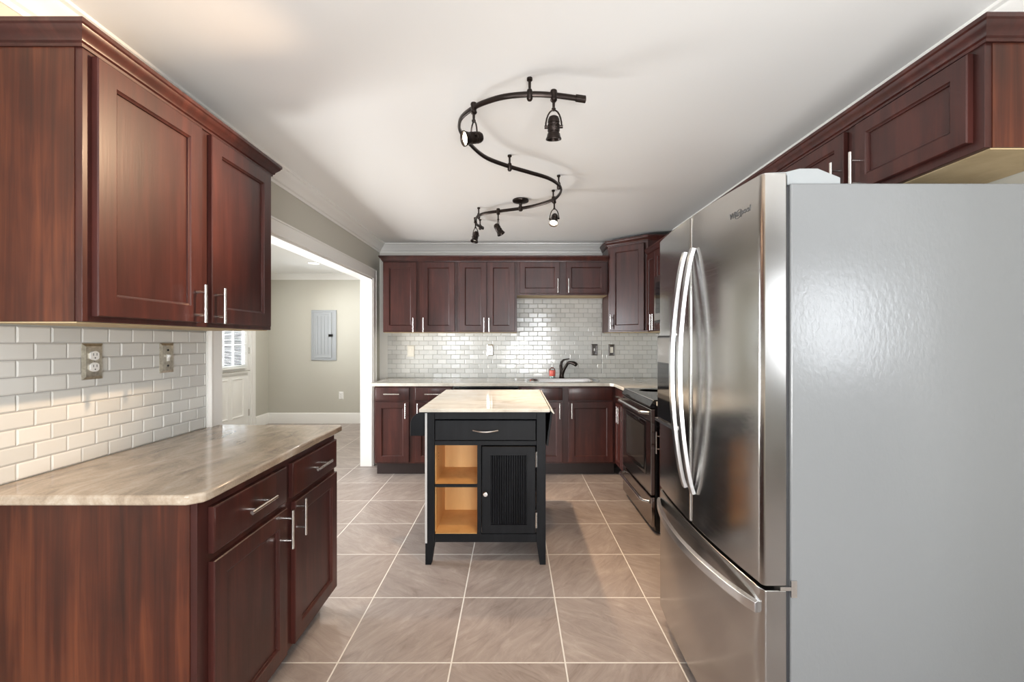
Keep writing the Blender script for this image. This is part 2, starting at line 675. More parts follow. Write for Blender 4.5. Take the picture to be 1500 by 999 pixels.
# crown moulding against the ceiling
CROWN = [(0, H - 0.095), (0.006, H - 0.095), (0.010, H - 0.080), (0.022, H - 0.074), (0.030, H - 0.060), (0.050, H - 0.038), (0.066, H - 0.026), (0.072, H - 0.014), (0.086, H - 0.010), (0.088, H), (0, H)]
c = MB().sweep([(XL, 0.6), (XL, YB), (1.00, YB)], CROWN, 1)
struct(c.build('trim_1', M_WHITE))
c = MB().sweep([(XR, 4.40), (XR, 0.6)], CROWN, 1)
struct(c.build('trim_2', M_WHITE))
c = MB().sweep([(XL - T, 0.72), (XS, 0.72), (XS, YS), (XL - T, YS), (XL - T, 0.72)], CROWN, 1)
struct(c.build('trim_3', M_WHITE))
c = MB().sweep([(-1.64, 0.6), (XS, 0.6), (XS, -3.2), (6.0, -3.2), (6.0, 0.6), (1.77, 0.6)], CROWN, -1)
struct(c.build('trim_4', M_WHITE))
# baseboards of the side room
BASE = [(0, 0), (0.014, 0), (0.014, 0.155), (0.010, 0.168), (0.004, 0.175), (0, 0.175)]
struct(MB().sweep([(XS, 6.93), (XS, YS), (XL - T, YS)], BASE, 1).build('baseboard_side', M_WHITE))
struct(MB().sweep([(XS, 0.72), (XS, 5.77)], BASE, 1).build('baseboard_side_left', M_WHITE))
struct(MB().sweep([(XL - T, YS - 0.02), (XL - T, DO1 + 0.1)], BASE, 1).build('baseboard_side_right', M_WHITE))
struct(MB().sweep([(-4.0, -3.2), (6.0, -3.2)], BASE, -1).build('baseboard_rear', M_WHITE))
# doorway lining and casing (kitchen side)
c = MB()
cw = 0.092
c.box(XL, XL + 0.018, DO0 - cw, DO0, 0, DOH + cw)
c.box(XL, XL + 0.018, DO1, DO1 + cw, 0, DOH + cw)
c.box(XL, XL + 0.018, DO0, DO1, DOH, DOH + cw)
c.box(XL + 0.0005, XL + 0.024, DO0 - cw - 0.002, DO0 - cw + 0.012, 0.001, DOH + cw + 0.008)
c.box(XL + 0.0005, XL + 0.024, DO1 + cw - 0.012, DO1 + cw + 0.002, 0.001, DOH + cw + 0.008)
c.box(XL + 0.0005, XL + 0.0235, DO0 - cw + 0.012, DO1 + cw - 0.012, DOH + cw - 0.006, DOH + cw + 0.0075)
struct(c.build('trim_5', M_WHITE, bevel=0.003))
c = MB()
c.box(XL - T - 0.002, XL + 0.002, DO0 - 0.001, DO0 + 0.016, 0, DOH)
c.box(XL - T - 0.002, XL + 0.002, DO1 - 0.016, DO1 + 0.001, 0, DOH)
c.box(XL - T - 0.002, XL + 0.002, DO0, DO1, DOH - 0.016, DOH + 0.001)
struct(c.build('trim_6', M_WHITE))

# side entry door with half glass and a blind (in the side room's left wall)
door = bpy.data.objects.new('door_1', None)
COL.objects.link(door)
struct(door)
# built in local frame facing -y, then turned so it faces +x : local x -> world y, local -y -> world +x
door.location = (XS - 0.03, 5.90, 0)
door.rotation_euler = (0, 0, PI / 2)
DW, DH = 0.90, 2.02
m = MB()
GX0, GX1, GZ0, GZ1 = 0.12, 0.78, 0.99, 1.88
m.box(0, GX0, 0, 0.045, 0.01, DH)
m.box(GX1, DW, 0, 0.045, 0.01, DH)
m.box(GX0, GX1, 0, 0.045, 0.01, GZ0)
m.box(GX0, GX1, 0, 0.045, GZ1, DH)
slab = m.build('door_slab', M_DOORW, door)
for (a, b_) in ((0.12, 0.41), (0.49, 0.78)):
    p = MB().rings(a, b_, 0.22, 0.80, [(0, -0.001), (0.006, -0.010), (0.016, -0.010), (0.03, 0.002), (0.05, 0.002), (0.07, -0.006)], 0.01)
    p.build('raised_panel', M_DOORW, door)
f = MB()
f.box(GX0 - 0.03, GX0, -0.012, 0, GZ0 - 0.03, GZ1 + 0.03)
f.box(GX1, GX1 + 0.03, -0.012, 0, GZ0 - 0.03, GZ1 + 0.03)
f.box(GX0, GX1, -0.012, 0, GZ0 - 0.03, GZ0)
f.box(GX0, GX1, -0.012, 0, GZ1, GZ1 + 0.03)
for i in (1, 2):
    x = GX0 + (GX1 - GX0) * i / 3
    f.box(x - 0.009, x + 0.009, 0.012, 0.03, GZ0, GZ1)
    z = GZ0 + (GZ1 - GZ0) * i / 3
    f.box(GX0, GX1, 0.0125, 0.0305, z - 0.009, z + 0.009)
f.build('glazing_frame', M_DOORW, door)
MB().box(GX0, GX1, 0.020, 0.024, GZ0, GZ1).build('door_glass', M_GLASS, door, smooth=False)
M_SLAT, nt, b = newmat('white_translucent_slat')
tl_ = N(nt, 'ShaderNodeBsdfTranslucent')
tl_.inputs[0].default_value = (0.85, 0.86, 0.86, 1)
df_ = N(nt, 'ShaderNodeBsdfDiffuse')
df_.inputs[0].default_value = (0.85, 0.85, 0.84, 1)
ms_ = N(nt, 'ShaderNodeMixShader')
nt.links.new(tl_.outputs[0], ms_.inputs[1])
nt.links.new(df_.outputs[0], ms_.inputs[2])
nt.links.new(ms_.outputs[0], nt.nodes['Material Output'].inputs[0])
bl = MB()
bz = 1.92
while bz > 0.97:
    bl.prism([(-0.045, bz + 0.003), (-0.044, bz + 0.004), (-0.024, bz - 0.004), (-0.025, bz - 0.005)], 0.10, 0.80, 'x')
    bz -= 0.022
blind = bl.build('blind_slats', M_SLAT, door, smooth=False)
MB().box(0.10, 0.80, -0.05, -0.02, 1.925, 1.965).build('blind_headrail', M_WPLAST, door)
MB().box(0.10, 0.80, -0.046, -0.022, 0.945, 0.962).build('blind_bottom_rail', M_WPLAST, door)
MB().box(0.06, 0.86, -0.05, -0.03, 0.895, 0.907).build('draught_rail', M_CHROME, door)
for z in (0.26, 1.20, 1.80):
    hg = MB().box(DW - 0.004, DW + 0.008, -0.008, 0.0, z - 0.05, z + 0.05)
    hg.tube([(DW + 0.002, -0.010, z - 0.05), (DW + 0.002, -0.010, z + 0.05)], 0.006, 8)
    hg.build('hinge', M_CHROME, door)
kb = MB().lathe([(0.012, 0), (0.012, 0.03), (0.028, 0.04), (0.028, 0.06), (0, 0.066)], Matrix.Translation((0.06, 0, 0.95)) @ Matrix.Rotation(PI / 2, 4, 'X'))
kb.build('door_knob', M_CHROME, door)
cs = MB()
cs.box(XS, XS + 0.018, 5.79, 5.88, 0, 2.13)
cs.box(XS, XS + 0.018, 6.82, 6.91, 0, 2.13)
cs.box(XS, XS + 0.018, 5.88, 6.82, 2.04, 2.13)
cs.box(XS - T, XS, 5.88, 5.895, 0, 2.04)
cs.box(XS - T, XS, 6.805, 6.82, 0, 2.04)
cs.box(XS - T, XS, 5.895, 6.805, 2.025, 2.04)
struct(cs.build('trim_7', M_WHITE))


# ---------------------------------------------------------------- tiled backsplashes
def tiles(mb, P0, U, Vd, Nn, rects, z0, ph=0.0525, pw=0.1035, off=0.0):
    """2x4 inch bevelled tiles in running bond; plane origin P0, along U, up z, outward Nn; rects (u0,u1,z0,z1)"""
    gap = 0.0028
    for (u0, u1, za, zb) in rects:
        r = int(round((za - z0) / ph))
        z = z0 + r * ph
        while z < zb - 0.004:
            zt = min(z + ph - gap, zb)
            s = off + (pw / 2 if r % 2 else 0)
            k = math.floor((u0 - s) / pw)
            u = s + k * pw
            while u < u1:
                a, c = max(u, u0), min(u + pw - gap, u1)
                if c - a > 0.006:
                    e = min(0.004, (c - a) / 3)
                    tx, tz = random.gauss(0, 0.0004), random.gauss(0, 0.00022)
                    t = 0.006
                    cs = [(a, z, 0.0008), (c, z, 0.0008), (c, zt, 0.0008), (a, zt, 0.0008)]
                    top = [(a + e, z + e, t - tx - tz), (c - e, z + e, t + tx - tz), (c - e, zt - e, t + tx + tz), (a + e, zt - e, t - tx + tz)]
                    mid = [(a, z, 0.0035), (c, z, 0.0035), (c, zt, 0.0035), (a, zt, 0.0035)]
                    vs = [P0 + U * q[0] + Vector((0, 0, q[1])) + Nn * q[2] for q in cs + mid + top]
                    fs = [(0, 1, 5, 4), (1, 2, 6, 5), (2, 3, 7, 6), (3, 0, 4, 7), (4, 5, 9, 8), (5, 6, 10, 9), (6, 7, 11, 10), (7, 4, 8, 11), (8, 9, 10, 11)]
                    mb.add(vs, fs, random.random())
                u += pw
            z += ph
            r += 1


CT = 0.914       # left counter top
CB = 0.926       # back counter top
UB = 1.437       # underside of back wall cabinets
# left wall
root = thing('tile_backsplash', 'glazed subway tile backsplash on left wall behind streaked granite counter', 'backsplash', (XL, 1.3, CT))
mb = MB()
tiles(mb, Vector((0, 0, 0)), Vector((0, 1, 0)), None, Vector((1, 0, 0)), [(-0.36, 2.208 - 1.3, 0.002, 0.474)], 0.002, off=1.3646 - 1.3)
mb.build('tile_face', M_TILE, root, smooth=False)
MB().box(0.0002, 0.0028, -0.36, 2.208 - 1.3, 0.001, 0.474).build('grout_bed', M_GROUT, root, smooth=False)
MB().box(0.0002, 0.008, 2.2085 - 1.3, 2.2155 - 1.3, 0.001, 0.474).build('edge_bead', M_WPLAST, root, smooth=False)
# back wall
root = thing('tile_backsplash', 'glazed subway tile backsplash on back wall above the sink counter', 'backsplash', (0, YB, CB))
mb = MB()
tiles(mb, Vector((0, 0, 0)), Vector((1, 0, 0)), None, Vector((0, -1, 0)), [(-1.427, 0.040, 0.002, UB - CB - 0.001), (0.040, 1.008, 0.002, 0.90), (1.008, XR - 0.008, 0.002, UB - CB - 0.001)], 0.002, off=0.02)
mb.build('tile_face', M_TILE, root, smooth=False)
mb = MB()
mb.box(-1.427, XR - 0.008, -0.0028, -0.0002, 0.001, UB - CB - 0.001).box(0.040, 1.008, -0.0028, -0.0002, UB - CB - 0.001, 0.90)
mb.build('grout_bed', M_GROUT, root, smooth=False)
# right wall
root = thing('tile_backsplash', 'glazed subway tile backsplash on right wall between corner and refrigerator', 'backsplash', (XR, 3.6, CB))
mb = MB()
tiles(mb, Vector((0, 0, 0)), Vector((0, 1, 0)), None, Vector((-1, 0, 0)), [(-1.3, YB - 3.6 - 0.007, 0.002, UB - CB - 0.001)], 0.002, off=0.0)
mb.build('tile_face', M_TILE, root, smooth=False)
MB().box(-0.0028, -0.0002, -1.3, YB - 3.6 - 0.007, 0.001, UB - CB - 0.001).build('grout_bed', M_GROUT, root, smooth=False)


# ---------------------------------------------------------------- cabinets
def bar_handle(cx, cz, L=0.15, vertical=True, y=-0.02, name='handle', parent=None, stand=0.034, post=0.086):
    h = MB()
    if vertical:
        h.tube([(cx, y - stand, cz - L / 2), (cx, y - stand, cz + L / 2)], 0.0065, 12)
        for s in (-1, 1):
            h.tube([(cx, y + 0.001, cz + s * post / 2), (cx, y - stand, cz + s * post / 2)], 0.0048, 10)
    else:
        h.tube([(cx - L / 2, y - stand, cz), (cx + L / 2, y - stand, cz)], 0.0065, 12)
        for s in (-1, 1):
            h.tube([(cx + s * post / 2, y + 0.001, cz), (cx + s * post / 2, y - stand, cz)], 0.0048, 10)
    return h.build('handle', M_CHROME, parent)


def shaker_door(root, x0, x1, z0, z1, hx=None, hz=None, b=0.060, hv=True, L=0.15):
    t = 0.020
    d = MB().rings(x0, x1, z0, z1, [(0, -t + 0.003), (0.003, -t), (b - 0.002, -t), (b, -t + 0.003), (b + 0.006, -t + 0.006), (b + 0.007, -t + 0.012)], -0.001)
    o = d.build('door', M_CHERRY, root)
    if hx is not None:
        bar_handle(hx, hz, L, hv, -t, parent=o)
    return o


def drawer_front(root, x0, x1, z0, z1, hx=None, L=0.15, name='drawer'):
    t = 0.020
    d = MB().rings(x0, x1, z0, z1, [(0, -t + 0.004), (0.004, -t + 0.001), (0.007, -t)], -0.001)
    o = d.build(name, M_CHERRY, root)
    if hx is not None:
        bar_handle(hx, (z0 + z1) / 2, L, False, -t, parent=o)
    return o


def carcass(root, w, d, z0, z1, toe=0.0, under=None, name='carcass', top=True):
    """face frame and box; front plane at y=0"""
    m = MB()
    if top:
        m.box(0, w, 0, d, z0, z1)
    else:
        m.box(0, 0.018, 0.02, d, z0, z1).box(w - 0.018, w, 0.02, d, z0, z1).box(0.018, w - 0.018, d - 0.012, d, z0, z1)
        m.box(0.018, w - 0.018, 0.02, d - 0.012, z0, z0 + 0.018).box(0, w, 0, 0.02, z0, z1)
    o = m.build(name, M_CHERRY, root, bevel=0.0015, seg=1)
    if toe:
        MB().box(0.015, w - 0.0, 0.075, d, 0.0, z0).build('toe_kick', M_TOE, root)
    if under is not None:
        MB().box(0.002, w - 0.002, 0.018, d - 0.002, z0 - 0.004, z0 - 0.0005).build('bottom_board', M_UNDER, root)
    return o


def crown_prof(z):
    return [(0.0, z), (0.006, z), (0.007, z + 0.008), (0.013, z + 0.012), (0.015, z + 0.020), (0.024, z + 0.030), (0.031, z + 0.038), (0.033, z + 0.044), (0.038, z + 0.048), (0.038, z + 0.060), (0.0, z + 0.060)]


# left wall cabinet: faces +x. local x -> world +y, local y -> world -x
LU = thing('wall_cabinet', 'dark cherry two-door wall cabinet above the left granite counter', 'cabinet', (-1.215, 1.26, 0), PI / 2)
w_ = 0.98
carcass(LU, w_, 0.300, 1.396, 2.172, under=True)
MB().box(-0.0025, 0, 0.020, 0.300, 1.396, 2.168).build('side_panel', M_PANEL, LU)
shaker_door(LU, 0.027, 0.459, 1.412, 2.160, 0.427, 1.482, 0.062, L=0.142)
shaker_door(LU, 0.515, 0.948, 1.412, 2.160, 0.540, 1.482, 0.062, L=0.142)
c = MB().sweep([(0.0 - 0.001, 0.300), (-0.001, 0.0), (w_ + 0.001, 0.0), (w_ + 0.001, 0.300)], crown_prof(2.168), 1)
# travel goes down (-y) first, so 'right of travel' is -x: outward
c.build('crown_moulding', M_CHERRY, LU)

# left base cabinet
LB = thing('base_cabinet', 'dark cherry base cabinet with two drawers and two doors under left counter', 'cabinet', (-0.91, 1.287, 0), PI / 2)
w_ = 0.985
carcass(LB, w_, 0.606, 0.09, 0.883, toe=True)
MB().box(-0.003, 0, 0.020, 0.606, 0.0, 0.882).build('side_panel', M_PANEL, LB)
drawer_front(LB, 0.045, 0.473, 0.708, 0.847, 0.256, 0.155)
drawer_front(LB, 0.520, 0.970, 0.708, 0.847, 0.750, 0.155)
shaker_door(LB, 0.045, 0.476, 0.104, 0.684, 0.449, 0.610)
shaker_door(LB, 0.540, 0.972, 0.104, 0.684, 0.557, 0.618)

# granite counter with a clipped, eased corner
pts = [(XL + 0.001, 1.235), (-0.905, 1.235), (-0.872, 1.262), (-0.868, 1.285), (-0.868, 2.262), (-0.882, 2.288), (XL + 0.001, 2.288)]
o = MB().prism(pts, 0.884, CT).build('countertop', M_GRANITE, bevel=0.008, seg=3)
tag(o, 'brown streaked granite countertop with white front edge on left base cabinet', 'countertop')

# back wall cabinets (face -y); z top of box 2.187
BU0, BU1, YF = 1.437, 2.195, 4.775
A = thing('wall_cabinet', 'dark cherry two-door wall cabinet at left end of back wall', 'cabinet', (-1.392, YF, 0), 0, 'back wall cabinets')
carcass(A, 0.790, 0.304, BU0, BU1, under=True)
shaker_door(A, 0.010, 0.360, 1.449, 2.183, 0.332, 1.513)
shaker_door(A, 0.422, 0.768, 1.449, 2.183, 0.428 + 0.012, 1.513)
B = thing('wall_cabinet', 'dark cherry wall cabinet with two narrow doors left of the sink, on back wall', 'cabinet', (-0.602, YF, 0), 0, 'back wall cabinets')
carcass(B, 0.640, 0.304, BU0, BU1, under=True)
shaker_door(B, 0.028, 0.318, 1.449, 2.183, 0.291, 1.513)
shaker_door(B, 0.326, 0.618, 1.449, 2.183, 0.346, 1.513)
Cc = thing('wall_cabinet', 'short dark cherry two-door wall cabinet over the sink', 'cabinet', (0.038, YF, 0), 0, 'back wall cabinets')
carcass(Cc, 0.970, 0.304, 1.832, BU1, under=True)
shaker_door(Cc, 0.032, 0.456, 1.850, 2.183, 0.434, 1.928, 0.055)
shaker_door(Cc, 0.525, 0.952, 1.850, 2.183, 0.546, 1.928, 0.055)
c = MB().sweep([(-1.393, YB - 0.001), (-1.393, YF), (1.009, YF)], crown_prof(2.190), 1)
tag(c.build('crown_moulding', M_CHERRY), 'dark cherry crown strip running along the tops of the back wall cabinets', 'moulding')

# diagonal corner cabinet, taller
CC = thing('corner_cabinet', 'tall dark cherry diagonal corner cabinet between back and right walls', 'cabinet', (1.012, YF, 0), 0)
dx, dy = 1.347 - 1.012, 4.470 - YF
ang = math.atan2(dy, dx)
dl = math.hypot(dx, dy)
CZ0, CZ1 = 1.437, 2.345
body = [(0, 0), (dx, dy), (XR - 1.012 - 0.001, dy), (XR - 1.012 - 0.001, 0.304), (0, 0.304)]
MB().prism(body, CZ0, CZ1).build('carcass', M_CHERRY, CC, bevel=0.0015, seg=1)
MB().prism([(0.01, 0.008), (dx, dy + 0.012), (XR - 1.012 - 0.01, dy + 0.01), (XR - 1.012 - 0.01, 0.295), (0.01, 0.295)], CZ0 - 0.004, CZ0 - 0.0005).build('bottom_board', M_UNDER, CC)
t = 0.020
d = MB().rings(0.035, dl - 0.035, CZ0 + 0.012, CZ1 - 0.015, [(0, -t + 0.003), (0.003, -t), (0.058, -t), (0.060, -t + 0.003), (0.066, -t + 0.006), (0.067, -t + 0.012)], -0.001)
d.xform(Matrix.Rotation(ang, 4, 'Z'))
dd = d.build('door', M_CHERRY, CC)
h = MB()
cx, cz = 0.060, 1.545
h.tube([(cx, -0.054, cz - 0.075), (cx, -0.054, cz + 0.075)], 0.0065, 12)
for s in (-1, 1):
    h.tube([(cx, -0.019, cz + s * 0.043), (cx, -0.054, cz + s * 0.043)], 0.0048, 10)
h.xform(Matrix.Rotation(ang, 4, 'Z'))
h.build('handle', M_CHROME, dd)
c = MB().sweep([(0, 0.304), (0, 0), (dx, dy), (XR - 1.012 - 0.002, dy)], crown_prof(2.342), 1)
c.build('crown_moulding', M_CHERRY, CC)

# right wall cabinets: face -x. local x -> world -y, local y -> world +x
RU = thing('wall_cabinet', 'dark cherry wall cabinet with two slim doors between corner cabinet and microwave', 'cabinet', (1.345, 4.468, 0), -PI / 2)
carcass(RU, 0.556, 0.304, UB, BU1, under=True)
shaker_door(RU, 0.018, 0.272, 1.449, 2.183, 0.245, 1.520, 0.05)
shaker_door(RU, 0.284, 0.540, 1.449, 2.183, 0.312, 1.520, 0.05)
RM = thing('wall_cabinet', 'short dark cherry wall cabinet above the microwave', 'cabinet', (1.345, 3.910, 0), -PI / 2)
carcass(RM, 0.800, 0.304, 1.905, BU1)
shaker_door(RM, 0.018, 0.394, 1.920, 2.183, 0.365, 1.99, 0.05, L=0.10)
shaker_door(RM, 0.406, 0.782, 1.920, 2.183, 0.435, 1.99, 0.05, L=0.10)
RN = thing('wall_cabinet', 'dark cherry wall cabinet behind the refrigerator, beside the microwave', 'cabinet', (1.345, 3.108, 0), -PI / 2)
carcass(RN, 0.836, 0.304, UB, BU1, under=True)
shaker_door(RN, 0.018, 0.412, 1.449, 2.183, 0.385, 1.520)
shaker_door(RN, 0.424, 0.818, 1.449, 2.183, 0.452, 1.520)
RF = thing('wall_cabinet', 'dark cherry two-door wall cabinet above the refrigerator', 'cabinet', (1.345, 2.270, 0), -PI / 2)
carcass(RF, 0.994, 0.304, 1.893, BU1, under=True)
MB().box(0.994, 0.9965, 0.020, 0.304, 1.893, 2.190).build('side_panel', M_PANEL, RF)
shaker_door(RF, 0.045, 0.473, 1.920, 2.180, 0.452, 1.990, 0.052)
shaker_door(RF, 0.534, 0.963, 1.920, 2.180, 0.556, 1.990, 0.052)
# one crown along the run of right-hand cabinets
c = MB().sweep([(1.345, 4.460), (1.345, 1.2725), (XR - 0.001, 1.2725)], crown_prof(2.190), 1)
c.box(1.345, XR - 0.002, 1.30, 4.45, 2.196, 2.203)
tag(c.build('crown_moulding', M_CHERRY), 'long dark cherry crown strip along the right wall cabinets above the refrigerator', 'moulding')

# ---- back base run (fronts face -y)
YFB = 4.45
CB0 = 0.896


def base_back(name, label, x0, w, cols, z0=0.125, toe=True, falsefront=False):
    r = thing(name, label, 'cabinet', (x0, YFB, 0), 0)
    carcass(r, w, 0.60, z0, CB0 - 0.001, top=not falsefront)
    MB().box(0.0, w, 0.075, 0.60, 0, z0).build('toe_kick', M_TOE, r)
    for (a, b2, hs) in cols:
        drawer_front(r, a, b2, 0.757, 0.880, None if falsefront else (a + b2) / 2, 0.155)
        hx = b2 - 0.030 if hs > 0 else a + 0.030
        shaker_door(r, a, b2, 0.142, 0.738, hx, 0.653)
    return r


base_back('base_cabinet', 'dark cherry base cabinet with two drawers at left end of back counter', -1.379, 0.775,
          [(0.012, 0.345, 1), (0.405, 0.760, -1)])
base_back('base_cabinet', 'dark cherry sink cabinet with two doors under the back counter', 0.052, 0.965,
          [(0.030, 0.436, 1), (0.495, 0.935, -1)], falsefront=True)
# dishwasher
DWa = thing('dishwasher', 'black dishwasher under the back counter behind the kitchen cart', 'dishwasher', (-0.600, YFB, 0), 0)
MB().box(0, 0.648, 0.02, 0.58, 0.10, CB0 - 0.002).build('body', M_BLACK, DWa)
MB().box(0.004, 0.644, -0.022, 0.018, 0.13, 0.80).build('door', M_BLACK, DWa, bevel=0.004)
MB().box(0.004, 0.644, -0.026, 0.018, 0.805, 0.885).build('control_panel', M_BLACKGLASS, DWa, bevel=0.004)
MB().box(0.01, 0.638, 0.06, 0.10, 0.0, 0.10).build('kick_plate', M_BLACK, DWa)
MB().tube([(0.12, -0.06, 0.77), (0.528, -0.06, 0.77)], 0.009, 10).tube([(0.14, -0.02, 0.77), (0.14, -0.06, 0.77)], 0.007, 8).tube([(0.508, -0.02, 0.77), (0.508, -0.06, 0.77)], 0.007, 8).build('handle', M_BLACK, DWa)

# right base cabinet between corner and range (faces -x)
XFR = 1.022
RB = thing('base_cabinet', 'narrow dark cherry base cabinet between sink run and range', 'cabinet', (XFR, 4.448, 0), -PI / 2)
carcass(RB, 0.535, 0.62, 0.125, CB0 - 0.001)
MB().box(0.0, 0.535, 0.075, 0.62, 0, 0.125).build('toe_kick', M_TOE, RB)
drawer_front(RB, 0.050, 0.520, 0.757, 0.880, 0.28, 0.13)
shaker_door(RB, 0.050, 0.280, 0.142, 0.738, 0.255, 0.653, 0.045)
shaker_door(RB, 0.290, 0.520, 0.142, 0.738, 0.318, 0.653, 0.045)
RC = thing('base_cabinet', 'dark cherry base cabinet between range and refrigerator', 'cabinet', (XFR, 3.085, 0), -PI / 2)
carcass(RC, 0.885, 0.62, 0.125, CB0 - 0.001)
MB().box(0.0, 0.885, 0.075, 0.62, 0, 0.125).build('toe_kick', M_TOE, RC)
drawer_front(RC, 0.020, 0.435, 0.757, 0.880, 0.20, 0.13)
drawer_front(RC, 0.450, 0.865, 0.757, 0.880, 0.66, 0.13)
shaker_door(RC, 0.020, 0.435, 0.142, 0.738, 0.055, 0.653, 0.05)
shaker_door(RC, 0.450, 0.865, 0.142, 0.738, 0.485, 0.653, 0.05)

# L-shaped back counter with a sink cut-out
pts = [(-1.424, 4.418), (0.952, 4.418), (0.985, 4.385), (0.985, 3.914), (XR - 0.008, 3.914), (XR - 0.008, YB - 0.008), (-1.424, YB - 0.008)]
ct = MB().prism(pts, CB0, CB).build('countertop', M_QUARTZ)


def rrect(x0, x1, y0, y1, r, n=6):
    out = []
    for (cx, cy, a0) in ((x1 - r, y1 - r, 0), (x0 + r, y1 - r, 90), (x0 + r, y0 + r, 180), (x1 - r, y0 + r, 270)):
        for i in range(n + 1):
            a = math.radians(a0 + 90 * i / n)
            out.append((cx + r * math.cos(a), cy + r * math.sin(a)))
    return out


SX0, SX1, SY0, SY1 = 0.135, 0.905, 4.53, 4.945
cut = MB().prism(rrect(SX0 + 0.012, SX1 - 0.012, SY0 + 0.012, SY1 - 0.012, 0.14), CB0 - 0.05, CB + 0.05).build('cutter', M_QUARTZ, smooth=False)
bo = ct.modifiers.new('cut', 'BOOLEAN')
bo.object = cut
bo.operation = 'DIFFERENCE'
bo.solver = 'EXACT'
dg = bpy.context.evaluated_depsgraph_get()
dg.update()
newme = bpy.data.meshes.new_from_object(ct.evaluated_get(dg))
ct.modifiers.clear()
ct.data = newme
bpy.data.objects.remove(cut, do_unlink=True)
newme.shade_smooth()
newme.set_sharp_from_angle(angle=math.radians(30))
bv = ct.modifiers.new('bevel', 'BEVEL')
bv.width = 0.004
bv.segments = 2
bv.limit_method = 'ANGLE'
tag(ct, 'pale quartz countertop holding the sink, running round the back right corner', 'countertop')
o = MB().prism([(0.985, 3.084), (0.985, 2.20), (XR - 0.008, 2.20), (XR - 0.008, 3.084)], CB0, CB).build('countertop', M_QUARTZ, bevel=0.004)
tag(o, 'short pale quartz countertop between range and refrigerator', 'countertop')

# sink
SK = thing('sink', 'oval stainless steel sink set in the back counter', 'sink', ((SX0 + SX1) / 2, (SY0 + SY1) / 2, CB))
hw, hd = (SX1 - SX0) / 2, (SY1 - SY0) / 2
vs, fs = [], []
levels = [(0.0, 0.001), (0.002, 0.006), (0.018, 0.005), (0.024, -0.004), (0.034, -0.14), (0.06, -0.165), (0.12, -0.17)]
R0 = 0.155
for ins, z in levels:
    rr_ = max(R0 - ins, 0.03)
    for p in rrect(-hw + ins, hw - ins, -hd + ins, hd - ins, rr_):
        vs.append((p[0], p[1], z))
n = len(vs) // len(levels)
for i in range(len(levels) - 1):
    for k in range(n):
        fs.append((i * n + k, i * n + (k + 1) % n, (i + 1) * n + (k + 1) % n, (i + 1) * n + k))
fs.append(tuple((len(levels) - 1) * n + k for k in range(n)))
MB().add(vs, fs).build('basin', M_STEELV, SK, fix=False)
MB().lathe([(0.045, -0.1695), (0.045, -0.166), (0.030, -0.166), (0.028, -0.169), (0, -0.169)]).build('drain', M_CHROME, SK)

# faucet
FA = thing('faucet', 'dark bronze single-lever faucet behind the sink', 'faucet', (0.540, 5.000, CB))
m = MB().lathe([(0.034, 0), (0.034, 0.006), (0.027, 0.014), (0.024, 0.04), (0.023, 0.075), (0.021, 0.085), (0, 0.088)])
m.build('base', M_BRONZE, FA)
pth, rad = [], []
for i in range(17):
    t_ = i / 16
    if t_ < 0.5:
        q = t_ / 0.5
        p = Vector((0.004 + 0.055 * q ** 1.5, -0.05 * q, 0.03 + 0.135 * q))
    else:
        q = (t_ - 0.5) / 0.5
        a = PI * (1 - q * 0.86)
        p = Vector((0.059 + 0.045 * (1 + math.cos(a)), -0.05 - 0.075 * q, 0.165 + 0.026 * math.sin(a) - 0.02 * q))
    pth.append(p)
    rad.append(0.021 - 0.005 * math.sin(PI * min(t_ * 1.1, 1)) + (0.002 if t_ > 0.8 else 0))
MB().tube(pth, rad, 14).build('spout', M_BRONZE, FA)
MB().tube([(-0.004, 0.002, 0.075), (-0.008, 0.004, 0.14), (0.0, 0.002, 0.180), (0.022, -0.006, 0.207), (0.055, -0.016, 0.214), (0.082, -0.024, 0.219)], [0.018, 0.017, 0.015, 0.010, 0.007, 0.006], 12).build('lever', M_BRONZE, FA)

# soap bottle
SB = thing('soap_bottle', 'clear soap bottle with pink label and white pump beside faucet', 'bottle', (0.432, 4.965, CB))
MB().lathe([(0.030, 0), (0.033, 0.004), (0.033, 0.095), (0.028, 0.112), (0.013, 0.124), (0.012, 0.132), (0, 0.132)]).build('bottle_body', M_GLASS, SB)
MB().lathe([(0.029, 0.003), (0.031, 0.006), (0.031, 0.03), (0, 0.03)]).build('soap', simple('pale_green_soap', (0.45, 0.62, 0.58), 0.15), SB)
MB().lathe([(0.0336, 0.030), (0.0342, 0.031), (0.0342, 0.092), (0.0336, 0.093)]).build('label_band', M_RED, SB)
p = MB().lathe([(0.014, 0.130), (0.014, 0.148), (0.005, 0.150), (0.004, 0.172), (0.010, 0.174), (0.010, 0.186), (0, 0.188)])
p.tube([(0, 0, 0.181), (0.0, -0.030, 0.179), (0, -0.040, 0.172)], 0.0045, 8)
p.build('pump', M_WPLAST, SB)


# ---------------------------------------------------------------- outlets and switches
def plate(root, mat, w=0.080, h=0.128):
    return MB().rings(-w / 2, w / 2, -h / 2, h / 2, [(0, -0.002), (0.010, -0.008), (0.012, -0.0075)], 0.0).build('wall_plate', mat, root)


